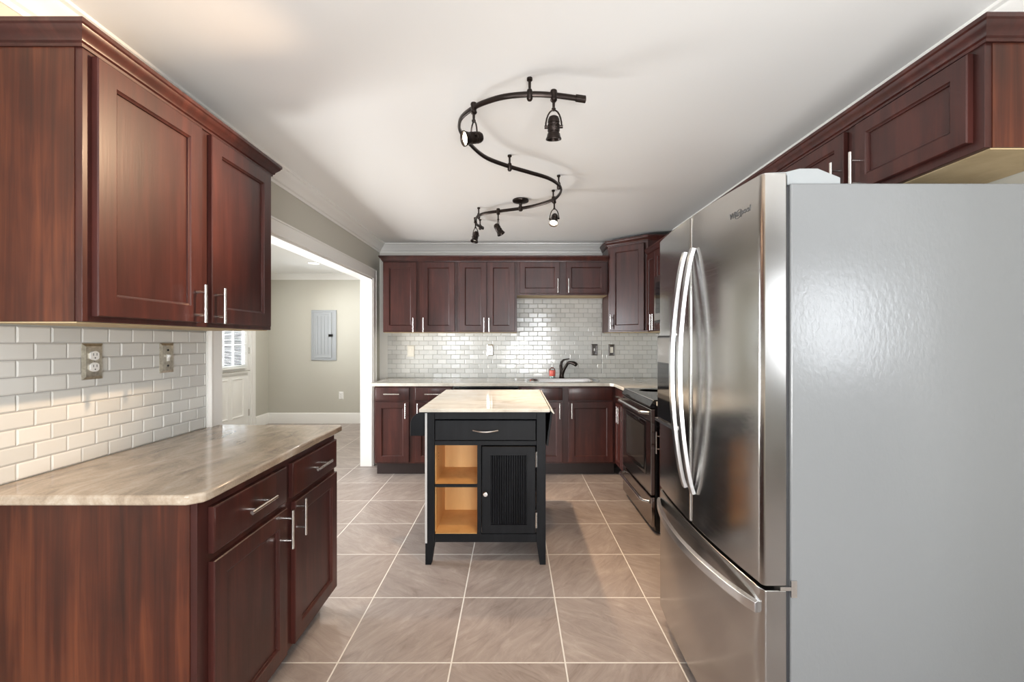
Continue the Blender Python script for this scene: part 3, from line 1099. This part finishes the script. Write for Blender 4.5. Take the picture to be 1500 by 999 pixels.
def duplex(root, mat=None):
    mat = mat or M_WPLAST
    for s in (1, -1):
        m = MB()
        pts = []
        for i in range(24):
            a = 2 * PI * i / 24
            pts.append((max(-0.0165, min(0.0165, 0.0195 * math.cos(a))), s * 0.0205 + 0.0165 * math.sin(a)))
        m.prism(pts, -0.012, -0.004, 'y')
        f = m.build('socket', mat, root)
        q = MB()
        q.box(-0.0075, -0.0055, -0.0125, -0.0115, s * 0.0205, s * 0.0205 + 0.009)
        q.box(0.0055, 0.0075, -0.0125, -0.0115, s * 0.0205, s * 0.0205 + 0.009)
        q.box(-0.002, 0.002, -0.0125, -0.0115, s * 0.0205 - 0.010, s * 0.0205 - 0.006)
        q.build('slots', M_RUBBER, f)
    MB().lathe([(0.003, 0), (0.003, 0.002), (0, 0.0022)], Matrix.Translation((0, -0.0075, 0)) @ Matrix.Rotation(PI / 2, 4, 'X'), 10).build('screw', M_CHROME, root)


def toggle(root, mat):
    MB().box(-0.006, 0.006, -0.010, -0.004, -0.014, 0.014).prism([(-0.018, 0.008), (-0.009, -0.004), (-0.009, 0.010), (-0.018, 0.013)], -0.004, 0.004, 'x').build('toggle', mat, root, smooth=False)
    for s in (1, -1):
        MB().lathe([(0.0045, 0), (0.0045, 0.002), (0, 0.0025)], Matrix.Translation((0, -0.0075, s * 0.034)) @ Matrix.Rotation(PI / 2, 4, 'X'), 10).build('screw', M_RUBBER, root)


def rocker(root, mat):
    MB().box(-0.0165, 0.0165, -0.010, -0.004, -0.033, 0.033).prism([(-0.015, 0.030), (-0.0105, 0.0), (-0.009, -0.030), (-0.006, -0.030), (-0.006, 0.030)], -0.014, 0.014, 'x').build('rocker', mat, root, smooth=False)


o = thing('wall_outlet', 'nickel-plated double socket on left backsplash, nearest the camera', 'outlet', (XL + 0.0062, 1.606, 1.268), PI / 2, 'outlets on the left backsplash')
plate(o, M_PLATE)
duplex(o)
o = thing('light_switch', 'nickel-plated toggle switch on left backsplash near the doorway', 'switch', (XL + 0.0062, 1.950, 1.268), PI / 2)
plate(o, M_PLATE, 0.078)
toggle(o, M_WPLAST)
yb = YB - 0.0062
o = thing('light_switch', 'ivory rocker switch at left end of back wall tiles', 'switch', (-1.162, yb, 1.230), 0)
plate(o, M_IVORY)
rocker(o, M_IVORY)
o = thing('wall_outlet', 'shiny metal double socket on back wall tiles above the dishwasher', 'outlet', (-0.262, yb, 1.240), 0)
plate(o, M_CHROME, 0.074)
duplex(o)
o = thing('light_switch', 'dark metal toggle switch right of the faucet on back wall', 'switch', (0.918, yb, 1.245), 0)
plate(o, M_PLATED, 0.074)
toggle(o, M_WPLAST)
o = thing('light_switch', 'nickel plate with ivory rocker on back wall, under the corner cabinet', 'switch', (1.113, yb, 1.242), 0)
plate(o, M_PLATED, 0.070)
rocker(o, M_IVORY)
o = thing('wall_outlet', 'small white socket low on the side room wall above baseboard', 'outlet', (-2.81, YS - 0.001, 0.455), 0)
plate(o, M_WPLAST, 0.075, 0.125)
duplex(o)

# electrical panel in the side room
EP = thing('electrical_panel', 'grey metal electrical panel on the side room wall', 'electrical panel', (-3.09, YS - 0.001, 1.44), 0)
MB().rings(-0.205, 0.205, -0.41, 0.41, [(0, -0.012), (0.004, -0.016), (0.03, -0.016), (0.032, -0.013)], 0).build('panel_frame', M_PANELGREY, EP)
d = MB().rings(-0.165, 0.130, -0.37, 0.37, [(0, -0.020), (0.004, -0.024), (0.03, -0.024), (0.034, -0.021)], -0.012)
dd = d.build('panel_door', M_PANELGREY, EP)
for k in range(4):
    MB().box(-0.10 + k * 0.055, -0.092 + k * 0.055, -0.0265, -0.020, -0.31, 0.31).build('rib', M_PANELGREY, dd)
MB().box(0.085, 0.15, -0.032, -0.012, -0.025, 0.015).build('latch', M_BLACK, EP)

# recessed lamp in the side room ceiling
RL = thing('recessed_light', 'round recessed ceiling light in the side room', 'ceiling light', (-2.80, 6.27, H), 0)
MB().lathe([(0.098, -0.0005), (0.098, -0.006), (0.078, -0.010), (0.072, -0.003), (0.070, -0.0005)]).build('trim_ring', M_WHITE, RL)
MB().lathe([(0.070, -0.001), (0.070, -0.004), (0, -0.004)]).build('lamp_disc', M_LED, RL)
dl_ = bpy.data.lights.new('recessed_lamp', 'AREA')
dl_.shape = 'DISK'
dl_.size = 0.13
dl_.energy = 16
dl_.color = (1, 0.96, 0.9)
lo = bpy.data.objects.new('recessed_lamp', dl_)
lo.location = (-2.80, 6.27, H - 0.02)
COL.objects.link(lo)

# living room ceiling lamps behind the camera
for i, (x, y) in enumerate(CEIL_LAMPS):
    L = thing('ceiling_lamp', ['flush white glass ceiling lamp behind the camera, nearer the kitchen', 'flush white glass ceiling lamp at the far side of the living room'][i], 'ceiling lamp', (x, y, H), 0)
    MB().lathe([(0.17, -0.0005), (0.17, -0.02), (0.16, -0.024), (0, -0.024)]).build('ceiling_plate', M_CHROME, L)
    MB().lathe([(0.155, -0.0245), (0.150, -0.055), (0.115, -0.085), (0.06, -0.102), (0, -0.106)]).build('glass_shade', M_GLOBE, L)

# ---------------------------------------------------------------- track light
ZR = 2.372
TL = thing('track_light', 'dark bronze S-curved ceiling track light with five spot heads', 'track light', (0.05, 2.8, H), 0)
off = Vector((-0.05, -2.8, -H))
raw = [(.285, 1.902), (.169, 1.875), (.068, 1.868), (-.040, 1.887), (-.124, 1.931), (-.175, 1.975), (-.232, 2.049), (-.256, 2.12), (-.259, 2.207), (-.221, 2.358), (-.150, 2.516), (-.022, 2.641), (.094, 2.728), (.218, 2.825), (.289, 2.928), (.325, 3.037), (.318, 3.174), (.28, 3.272), (.175, 3.391), (.056, 3.472), (-.075, 3.530), (-.198, 3.585), (-.272, 3.650), (-.311, 3.742), (-.327, 3.926), (-.285, 4.055)]


def catmull(pts, k=6):
    out = []
    for i in range(len(pts) - 1):
        p0, p1, p2, p3 = pts[max(i - 1, 0)], pts[i], pts[i + 1], pts[min(i + 2, len(pts) - 1)]
        for j in range(k):
            t = j / k
            out.append(tuple(0.5 * (2 * p1[c] + (p2[c] - p0[c]) * t + (2 * p0[c] - 5 * p1[c] + 4 * p2[c] - p3[c]) * t * t + (3 * p1[c] - p0[c] - 3 * p2[c] + p3[c]) * t ** 3) for c in range(len(p1))))
    out.append(tuple(pts[-1]))
    return out


rail = [Vector((x, y, ZR)) + off for x, y in catmull(raw, 5)]
m = MB().tube(rail, 0.0075, 10, ry=0.0125)
for e, d_ in ((rail[0], rail[0] - rail[1]), (rail[-1], rail[-1] - rail[-2])):
    d_ = d_.normalized()
    m.tube([e - d_ * 0.02, e + d_ * 0.022], 0.011, 12, ry=0.016)
m.build('rail', M_BRONZE, TL)
for (x, y) in ((.068, 1.868), (-.022, 2.641), (.300, 2.960), (.290, 3.250), (-.285, 3.675), (-.300, 4.030)):
    p = MB().lathe([(0.012, -0.0005), (0.012, -0.010), (0.006, -0.014), (0.0055, -0.045), (0.0105, -0.050), (0.0125, -0.058), (0.0125, -0.088), (0.009, -0.094), (0, -0.095)], Matrix.Translation(Vector((x, y, H)) + off), 14)
    p.build('support_post', M_BRONZE, TL)
p = MB().lathe([(0.060, -0.0005), (0.064, -0.006), (0.062, -0.016), (0.048, -0.022), (0.030, -0.026), (0.013, -0.030), (0.011, -0.05), (0.017, -0.056), (0.017, -0.082), (0.011, -0.090), (0, -0.091)], Matrix.Translation(Vector((.056, 3.472, H)) + off), 28)
p.build('canopy', M_BRONZE, TL)


def spot(x, y, aim, lit, power, drop=0.078, size=0.88):
    """head hanging at rail point; aim = target point"""
    top = Vector((x, y, ZR)) + off
    piv = top + Vector((0, 0, -drop - 0.055))
    d = (Vector(aim) + off - piv).normalized()
    q = d.to_track_quat('-Z', 'Y').to_matrix().to_4x4()
    # keep the yoke's arm axis horizontal
    M = Matrix.Translation(piv) @ q @ Matrix.Scale(size, 4)
    h = MB().lathe([(0, 0.052), (0.010, 0.051), (0.021, 0.045), (0.027, 0.034), (0.029, 0.020), (0.0265, 0.018), (0.0265, 0.014), (0.029, 0.012), (0.029, 0.006), (0.0265, 0.004), (0.0265, 0.0), (0.029, -0.002), (0.029, -0.020), (0.0265, -0.022), (0.0265, -0.026), (0.030, -0.030), (0.033, -0.044), (0.0375, -0.052), (0.0375, -0.057), (0.034, -0.057), (0.028, -0.040), (0.010, -0.034), (0, -0.034)], M, 24)
    ax = (q @ Vector((1, 0, 0, 0))).to_3d()
    head = h.build('spotlight', M_BRONZE, TL)
    yk = MB()
    s = ax * 0.038 * size
    cpt = top + Vector((0, 0, -drop + 0.016))
    arc = []
    for i in range(13):
        a = PI * i / 12
        arc.append(piv + s * math.cos(a) + (cpt - piv) * math.sin(a))
    yk.tube(arc, 0.0035, 8, up=Vector((0.2, 1, 0.1)))
    yk.tube([piv + s * 1.15, piv + s * 0.7], 0.007, 10)
    yk.tube([piv - s * 1.15, piv - s * 0.7], 0.007, 10)
    yk.build('yoke', M_BRONZE, head)
    st = MB().lathe([(0.013, 0.020), (0.015, 0.014), (0.013, 0.004), (0.012, -0.014), (0.015, -0.020), (0.011, -0.027), (0.006, -0.030), (0.0055, -drop + 0.026), (0.009, -drop + 0.022), (0.008, -drop + 0.014), (0, -drop + 0.012)], Matrix.Translation(top), 14)
    st.build('stem', M_BRONZE, head)
    MB().lathe(([(0.0300, -0.0455), (0.027, -0.0475), (0, -0.0485)] if lit else [(0.026, -0.0365), (0, -0.0375)]), M, 20).build('bulb', M_BULB if lit else M_BULBDIM, head)
    ld = bpy.data.lights.new('spot_beam', 'SPOT')
    ld.energy = power
    ld.color = WARM
    ld.spot_size = math.radians(75)
    ld.spot_blend = 0.65
    ld.shadow_soft_size = 0.025
    lo = bpy.data.objects.new('spot_beam', ld)
    lo.matrix_world = Matrix.Translation(piv - off + d * 0.065) @ q
    COL.objects.link(lo)


spot(.169, 1.875, (0.20, 2.25, 0.3), False, SPOT_W['other'])
spot(-.175, 1.975, (-1.20, 1.38, 1.88), True, SPOT_W['lit'])
spot(.298, 3.255, (-0.05, 2.2, 0.6), True, SPOT_W['lit'] * 0.4, 0.085)
spot(-.120, 3.545, (0.95, 3.35, 0.3), False, SPOT_W['other'] * 2.6, 0.085)
spot(-.322, 3.800, (-0.75, 3.3, 0.2), False, SPOT_W['other'], 0.085)

# ---------------------------------------------------------------- refrigerator (faces -x)
FY = 1.695
FR = thing('refrigerator', 'stainless steel french door refrigerator with bottom freezer drawer on right', 'refrigerator', (0.775, FY, 0), -PI / 2)
HWD = 0.445
MB().box(-HWD + 0.004, HWD, 0, 0.72, 0.03, 1.783).build('case', M_FSIDE, FR, bevel=0.006, seg=3)
for i, (x, y) in enumerate(((-0.40, 0.05), (0.40, 0.05), (-0.40, 0.66), (0.40, 0.66))):
    MB().lathe([(0.022, 0), (0.022, 0.012), (0.012, 0.014), (0.012, 0.031)], Matrix.Translation((x, y, 0))).build('foot', M_RUBBER, FR)
MB().box(-HWD + 0.02, HWD - 0.02, -0.025, 0.0, 0.02, 0.085).build('base_grille', M_BLACK, FR)
MB().box(-HWD + 0.012, HWD - 0.008, -0.012, 0.0, 0.09, 1.775).build('gasket', M_RUBBER, FR)


def yfront(x):
    return -0.077 - 0.026 * (1 - (x / HWD) ** 2)


def door_poly(xa, xb, ra, rb, n=26, yback=-0.010):
    pts = []
    for i in range(n + 1):
        x = xa + (xb - xa) * i / n
        y = yfront(x)
        if ra and x - xa < ra:
            u = 1 - (x - xa) / ra
            y += ra * (1 - math.sqrt(max(0, 1 - u * u)))
        if rb and xb - x < rb:
            u = 1 - (xb - x) / rb
            y += rb * (1 - math.sqrt(max(0, 1 - u * u)))
        pts.append((x, y))
    pts.append((xb, yback))
    pts.append((xa, yback))
    return pts


def fridge_panel(name, xa, xb, z0, z1, ra, rb):
    n = 40
    m = MB().prism(door_poly(xa, xb, ra, rb, n), z0, z1)
    o = m.build(name, M_STEEL, FR)
    bv = o.modifiers.new('bevel', 'BEVEL')
    bv.width = 0.004
    bv.segments = 2
    bv.limit_method = 'ANGLE'
    bv.angle_limit = math.radians(60)
    bv.harden_normals = True
    return o


dl1 = fridge_panel('door', -HWD, -0.003, 0.655, 1.812, 0.018, 0.004)
dl2 = fridge_panel('door', 0.003, HWD, 0.655, 1.812, 0.004, 0.006)
fz_ = fridge_panel('freezer_drawer', -HWD, HWD, 0.090, 0.643, 0.018, 0.006)


def bow_handle(parent, x, z0, z1, depth=0.052):
    m = MB()
    path = []
    base = yfront(x) + 0.002
    nn = 28
    for i in range(nn + 1):
        t = i / nn
        z = z0 + (z1 - z0) * t
        path.append(Vector((x, base - 0.008 - depth * (math.sin(PI * t) ** 0.75), z)))
    # rectangular bar section following the bow
    vs, fs = [], []
    wv, tv = 0.0155, 0.012
    for i, p in enumerate(path):
        tt = (path[min(i + 1, nn)] - path[max(i - 1, 0)]).normalized()
        nrm = Vector((0, -tt.z, tt.y))
        if nrm.y > 0:
            nrm = -nrm
        for (a, b_) in ((-1, -1), (-0.75, 1), (0.75, 1), (1, -1)):
            vs.append(p + Vector((a * wv, 0, 0)) + nrm * (b_ * tv * 0.6))
    for i in range(nn):
        for k in range(4):
            fs.append((i * 4 + k, i * 4 + (k + 1) % 4, i * 4 + 4 + (k + 1) % 4, i * 4 + 4 + k))
    fs.append((3, 2, 1, 0))
    fs.append(tuple(nn * 4 + k for k in range(4)))
    m.add(vs, fs)
    return m.build('handle', M_STEELV, parent, bevel=0.002)


bow_handle(dl1, -0.042, 0.775, 1.685)
bow_handle(dl2, 0.036, 0.775, 1.685)
# freezer handle: bowed bar
path = []
nn = 30
vs, fs = [], []
for i in range(nn + 1):
    t = i / nn
    x = -0.425 + 0.85 * t
    y = yfront(x) - 0.004 - 0.042 * math.sin(PI * t) ** 0.7
    path.append(Vector((x, y, 0.585)))
for i, p in enumerate(path):
    tt = (path[min(i + 1, nn)] - path[max(i - 1, 0)]).normalized()
    nrm = Vector((tt.y, -tt.x, 0))
    for (a, b_) in ((-1, -1), (-0.8, 1), (0.8, 1), (1, -1)):
        vs.append(p + Vector((0, 0, a * 0.018)) + nrm * (b_ * 0.008))
for i in range(nn):
    for k in range(4):
        fs.append((i * 4 + k, i * 4 + (k + 1) % 4, i * 4 + 4 + (k + 1) % 4, i * 4 + 4 + k))
fs.append((3, 2, 1, 0))
fs.append(tuple(nn * 4 + k for k in range(4)))
MB().add(vs, fs).build('handle', M_STEELV, fz_, bevel=0.002)
# dispenser in the far door
dp = MB()
x0, x1 = -0.395, -0.165
yy = min(yfront(x0), yfront(x1)) - 0.003
dp.box(x0, x1, yy, yy + 0.02, 0.985, 1.365)
dsp = dp.build('dispenser', M_BLACKGLASS, dl1, bevel=0.004)
MB().box(x0 - 0.004, x1 + 0.004, yy - 0.003, yy + 0.018, 1.365, 1.372).box(x0 - 0.004, x1 + 0.004, yy - 0.010, yy + 0.018, 0.972, 0.985).build('dispenser_trim', M_STEELV, dl1)
MB().box(x0 + 0.01, x1 - 0.01, yy - 0.002, yy + 0.002, 1.245, 1.355).build('dispenser_controls', M_STEELD, dl1)
# hinge covers
HGM = simple('grey_hinge_plastic', (0.27, 0.285, 0.29), 0.35)
for s, x in ((1, HWD - 0.020), (-1, -HWD + 0.024)):
    m = MB()
    xa, xb = min(x, x - s * 0.07), max(x, x - s * 0.07)
    m.prism([(-0.055, 1.8125), (-0.055, 1.820), (0.0, 1.822), (0.04, 1.832), (0.09, 1.832), (0.155, 1.806), (0.155, 1.784), (0.003, 1.784), (0.003, 1.8125)], xa, xb, 'x')
    m.build('hinge_cover', HGM, FR, bevel=0.003)
# small hinge at the freezer gap
MB().box(HWD - 0.030, HWD + 0.003, -0.030, 0.012, 0.644, 0.654).box(HWD, HWD + 0.004, 0.0, 0.016, 0.625, 0.672).build('lower_hinge', M_CHROME, FR)
# logo lettering on the right door
fc = bpy.data.curves.new('logo_text', 'FONT')
fc.body = 'Whirlpool'
fc.size = 0.026
fc.extrude = 0.0008
fc.shear = 0.2
fo = bpy.data.objects.new('logo_text', fc)
COL.objects.link(fo)
dg = bpy.context.evaluated_depsgraph_get()
dg.update()
lm = bpy.data.meshes.new_from_object(fo.evaluated_get(dg))
bpy.data.objects.remove(fo, do_unlink=True)
xs = [v.co.x for v in lm.vertices]
sc_ = 0.105 / (max(xs) - min(xs))
for v in lm.vertices:
    X = 0.283 + v.co.x * sc_
    v.co = Vector((X, yfront(X) - 0.0005 - v.co.z, 1.722 + v.co.y * sc_))
lm.materials.clear()
lm.materials.append(simple('logo_grey_metal', (0.16, 0.16, 0.16), 0.3, 0.6))
lo_ = bpy.data.objects.new('logo_lettering', lm)
COL.objects.link(lo_)
lo_.parent = dl2
ring = []
for i in range(25):
    a = 2 * PI * i / 24
    X = 0.331 + 0.017 * math.cos(a)
    ring.append((X, yfront(X) - 0.0008, 1.728 + 0.012 * math.sin(a) + 0.004 * math.cos(a)))
MB().tube(ring, 0.0007, 6).build('logo_swoosh', MATS['logo_grey_metal'], dl2)

# ---------------------------------------------------------------- range (faces -x)
RG = thing('range', 'stainless and black slide-in electric range against right wall', 'range', (0.985, 3.500, 0), -PI / 2)
HR = 0.402
MB().box(-HR, HR, 0.0, 0.64, 0.02, 0.905).build('body', M_BLACK, RG, bevel=0.003)
for (x, y) in ((-0.36, 0.05), (0.36, 0.05), (-0.36, 0.6), (0.36, 0.6)):
    MB().lathe([(0.015, 0), (0.015, 0.021), (0, 0.021)], Matrix.Translation((x, y, 0)), 12).build('foot', M_RUBBER, RG)
MB().box(-HR - 0.004, HR + 0.004, -0.012, 0.642, 0.9052, 0.934).build('cooktop', M_BLACKGLASS, RG, bevel=0.005)
simple('burner_mark_grey', (0.10, 0.10, 0.10), 0.2)
for (x, y, r) in ((-0.2, 0.16, 0.105), (0.2, 0.16, 0.085), (-0.2, 0.45, 0.085), (0.2, 0.45, 0.105)):
    MB().lathe([(r, 0.9342), (r, 0.9346), (r - 0.004, 0.9346), (r - 0.004, 0.9342)], Matrix.Translation((x, y, 0)), 32).build('burner_ring', MATS['burner_mark_grey'], RG)
MB().box(-HR - 0.006, HR + 0.006, 0.62, 0.648, 0.934, 0.948).build('rear_trim', M_BLACK, RG)
# sloping control panel with trim
MB().prism([(0.0, 0.875), (-0.030, 0.875), (-0.040, 0.888), (-0.014, 0.930), (0.0, 0.934)], -HR, HR, 'x').build('control_panel', M_BLACKGLASS, RG, bevel=0.002)
MB().tube([(-HR, -0.016, 0.932), (HR, -0.016, 0.932)], 0.005, 8).build('front_trim', M_STEELV, RG)
kn = MB()
for k in range(5):
    pass
od = MB().box(-HR + 0.004, HR - 0.004, -0.032, -0.001, 0.270, 0.868).build('oven_door', M_STEELD, RG, bevel=0.005)
MB().rings(-0.285, 0.285, 0.385, 0.765, [(0, -0.034), (0.004, -0.0355), (0.035, -0.0355), (0.037, -0.034)], -0.030).build('window_frame', M_BLACKGLASS, od)
MB().box(-0.248, 0.248, -0.0358, -0.033, 0.422, 0.728).build('oven_window', M_OVENGLASS, od)


def arch_handle(z, drop, parent, out=0.055, r=0.0125):
    pth = []
    for i in range(25):
        t = i / 24
        x = -0.365 + 0.73 * t
        e = min(t, 1 - t)
        k = min(1, e / 0.09)
        k = math.sin(k * PI / 2)
        pth.append(Vector((x, -0.030 - out * k, z - drop * (1 - k) * -1)))
    return MB().tube(pth, r, 12).build('handle', M_STEELV, parent)


arch_handle(0.838, 0.0, od)
for k in range(1):
    pass
MB().box(-HR + 0.02, HR - 0.02, -0.0335, -0.030, 0.775, 0.785).build('vent_slot', M_BLACK, od)
dr = MB().box(-HR + 0.004, HR - 0.004, -0.030, -0.001, 0.050, 0.255).build('storage_drawer', M_STEELD, RG, bevel=0.005)
arch_handle(0.215, 0.0, dr, 0.045)

# over-the-range microwave
MW = thing('microwave', 'over-the-range microwave on right wall, mostly hidden by refrigerator', 'microwave', (1.255, 3.506, 0), -PI / 2)
MB().box(-0.395, 0.395, 0.0, 0.393, 1.500, 1.900).build('body', M_BLACK, MW, bevel=0.004)
md = MB().box(-0.395, 0.210, -0.028, -0.001, 1.520, 1.900).build('door', M_STEELD, MW, bevel=0.004)
MB().box(-0.345, 0.140, -0.030, -0.027, 1.580, 1.845).build('window', M_BLACKGLASS, md)
MB().tube([(0.175, -0.028, 1.56), (0.175, -0.06, 1.585), (0.175, -0.06, 1.84), (0.175, -0.028, 1.865)], 0.009, 10).build('handle', M_STEELV, md)
MB().box(0.214, 0.395, -0.026, -0.001, 1.520, 1.900).build('control_panel', M_BLACKGLASS, MW, bevel=0.003)
MB().box(-0.395, 0.395, -0.02, -0.001, 1.500, 1.516).build('vent_strip', M_BLACK, MW)

# ---------------------------------------------------------------- kitchen cart
KX, KY = -0.167, 2.68
KC = thing('kitchen_cart', 'black wooden kitchen cart with stone top, louvred door and open pine shelves', 'kitchen cart', (KX, KY, 0), 0)
KD = 0.93
HWK = 0.361


def leg(x0, x1, y0, y1, inner):
    m = MB()
    vs = []
    ix = 0.020
    b0, b1 = (x0, x1 - ix) if inner > 0 else (x0 + ix, x1)
    for (z, a, b_) in ((0, b0, b1), (0.134, x0, x1), (0.918, x0, x1)):
        vs += [(a, y0, z), (b_, y0, z), (b_, y1, z), (a, y1, z)]
    fs = [(3, 2, 1, 0), (8, 9, 10, 11)]
    for i in (0, 1):
        for k in range(4):
            fs.append((i * 4 + k, i * 4 + (k + 1) % 4, i * 4 + 4 + (k + 1) % 4, i * 4 + 4 + k))
    return m.add(vs, fs).build('leg', M_BLACKWOOD, KC, bevel=0.002)


for y0 in (0, KD - 0.055):
    leg(-HWK, -HWK + 0.055, y0, y0 + 0.055, 1)
    leg(HWK - 0.055, HWK, y0, y0 + 0.055, -1)
il, ir = -HWK + 0.055, HWK - 0.055
m = MB()
m.box(il, ir, 0.004, 0.030, 0.872, 0.918)           # top rail
m.box(il, ir, 0.004, 0.030, 0.716, 0.743)           # rail under drawer
m.box(il, ir, 0.004, 0.030, 0.134, 0.183)           # bottom rail
m.box(-0.050, -0.026, 0.004, 0.030, 0.183, 0.716)   # middle stile
m.box(-HWK + 0.012, -HWK + 0.030, 0.055, KD - 0.055, 0.134, 0.918)   # sides
m.box(HWK - 0.030, HWK - 0.012, 0.055, KD - 0.055, 0.134, 0.918)
m.box(il, ir, KD - 0.03, KD - 0.01, 0.134, 0.918)   # back
m.box(-0.046, -0.030, 0.030, 0.40, 0.183, 0.745)    # divider behind stile
m.build('frame', M_BLACKWOOD, KC, bevel=0.0015, seg=1)
# dark worn light edge of the left front leg
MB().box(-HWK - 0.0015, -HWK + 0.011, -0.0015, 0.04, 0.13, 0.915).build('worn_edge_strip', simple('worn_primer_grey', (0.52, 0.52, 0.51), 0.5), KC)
# pine interior of the open bay
m = MB()
m.box(il - 0.004, il + 0.004, 0.030, 0.385, 0.183, 0.745)
m.box(-0.052, -0.0462, 0.030, 0.385, 0.183, 0.745)
m.box(il + 0.004, -0.052, 0.385, 0.397, 0.183, 0.745)
m.box(il + 0.004, -0.052, 0.010, 0.385, 0.171, 0.186)
m.box(il + 0.004, -0.052, 0.030, 0.385, 0.738, 0.746)
lin = m.build('pine_lining', M_PINE, KC)
for y in (0.075,):
    for z in (0.600, 0.620, 0.640):
        MB().lathe([(0.004, 0), (0.004, 0.0006), (0, 0.0006)], Matrix.Translation((il + 0.0042, y + 0.05, z)) @ Matrix.Rotation(PI / 2, 4, 'Y'), 8).build('peg_hole', M_RUBBER, lin)
MB().box(il + 0.0045, -0.0525, 0.012, 0.380, 0.467, 0.480).build('shelf', M_PINE, KC)
MB().box(il + 0.001, -0.0505, 0.004, 0.0118, 0.464, 0.482).build('shelf_edge', M_BLACKWOOD, KC)
# drawer
dw = MB().rings(il + 0.004, ir - 0.004, 0.747, 0.868, [(0, -0.003), (0.003, -0.006)], 0.02).build('drawer', M_BLACKWOOD, KC)
pth = []
for i in range(13):
    t = i / 12
    pth.append((-0.075 + 0.15 * t, -0.008 - 0.024 * math.sin(PI * t), 0.808 - 0.006 * math.sin(PI * t)))
MB().tube(pth, 0.0048, 8).build('handle', M_CHROME, dw)
# door with beadboard panel
dk = MB().rings(-0.022, ir - 0.006, 0.188, 0.710, [(0, 0.000), (0.003, -0.003), (0.052, -0.003), (0.054, 0.006)], 0.022).build('door', M_BLACKWOOD, KC)
m = MB()
gx0, gx1 = 0.034, ir - 0.062
ng = 15
for k in range(ng):
    a = gx0 + (gx1 - gx0) * k / ng
    b2 = gx0 + (gx1 - gx0) * (k + 1) / ng
    mid = (a + b2) / 2
    m.prism([(a + 0.0022, 0.006), (a + 0.0045, 0.0), (mid, -0.0022), (b2 - 0.0045, 0.0), (b2 - 0.0022, 0.006)], 0.243, 0.655, 'z')
m.build('beaded_panel', M_BLACKWOOD, dk, smooth=False)
MB().lathe([(0.006, 0), (0.006, 0.012), (0.013, 0.018), (0.0155, 0.025), (0.012, 0.031), (0, 0.033)], Matrix.Translation((0.002, -0.003, 0.432)) @ Matrix.Rotation(PI / 2, 4, 'X')).build('knob', M_CHROME, dk)
for z in (0.632, 0.270):
    h = MB().box(ir - 0.012, ir + 0.002, -0.0015, 0.002, z - 0.045, z + 0.045)
    h.tube([(ir - 0.004, -0.006, z - 0.045), (ir - 0.004, -0.006, z + 0.045)], 0.0045, 8)
    h.build('hinge', M_CHROME, dk)
# stone top
TZ = 0.918
m = MB().prism([(-0.386, -0.06), (0.382, -0.06), (0.382, 0.99), (-0.386, 0.99)], TZ + 0.006, 0.944)
m.build('top', M_QUARTZ, KC, bevel=0.003)
MB().box(-0.378, 0.372, -0.052, 0.98, TZ, TZ + 0.0058).build('top_underlay', M_BLACKWOOD, KC)
# drop leaf hanging at the right
lf = MB().prism([(0.392, 0.930), (0.404, 0.918), (0.376, 0.712), (0.364, 0.716)], 0.0, 0.90, 'y')
lf.build('drop_leaf', M_BLACKWOOD, KC, bevel=0.002)
MB().prism([(0.386, 0.944), (0.394, 0.944), (0.410, 0.914), (0.404, 0.912), (0.386, 0.932)], -0.04, 0.96, 'y').build('leaf_edge', M_QUARTZ, KC)
# rounded bracket board at the left
pts = [(-HWK - 0.002, 0.900)]
for i in range(11):
    a = PI / 2 + (PI / 2) * i / 10
    pts.append((-HWK - 0.035 + 0.078 * math.cos(a), 0.822 + 0.078 * math.sin(a)))
pts += [(-HWK - 0.113, 0.752), (-HWK - 0.002, 0.752)]
for y in (0.10, 0.62):
    MB().prism(pts, y, y + 0.018, 'y').build('leaf_bracket', M_BLACKWOOD, KC, bevel=0.002)
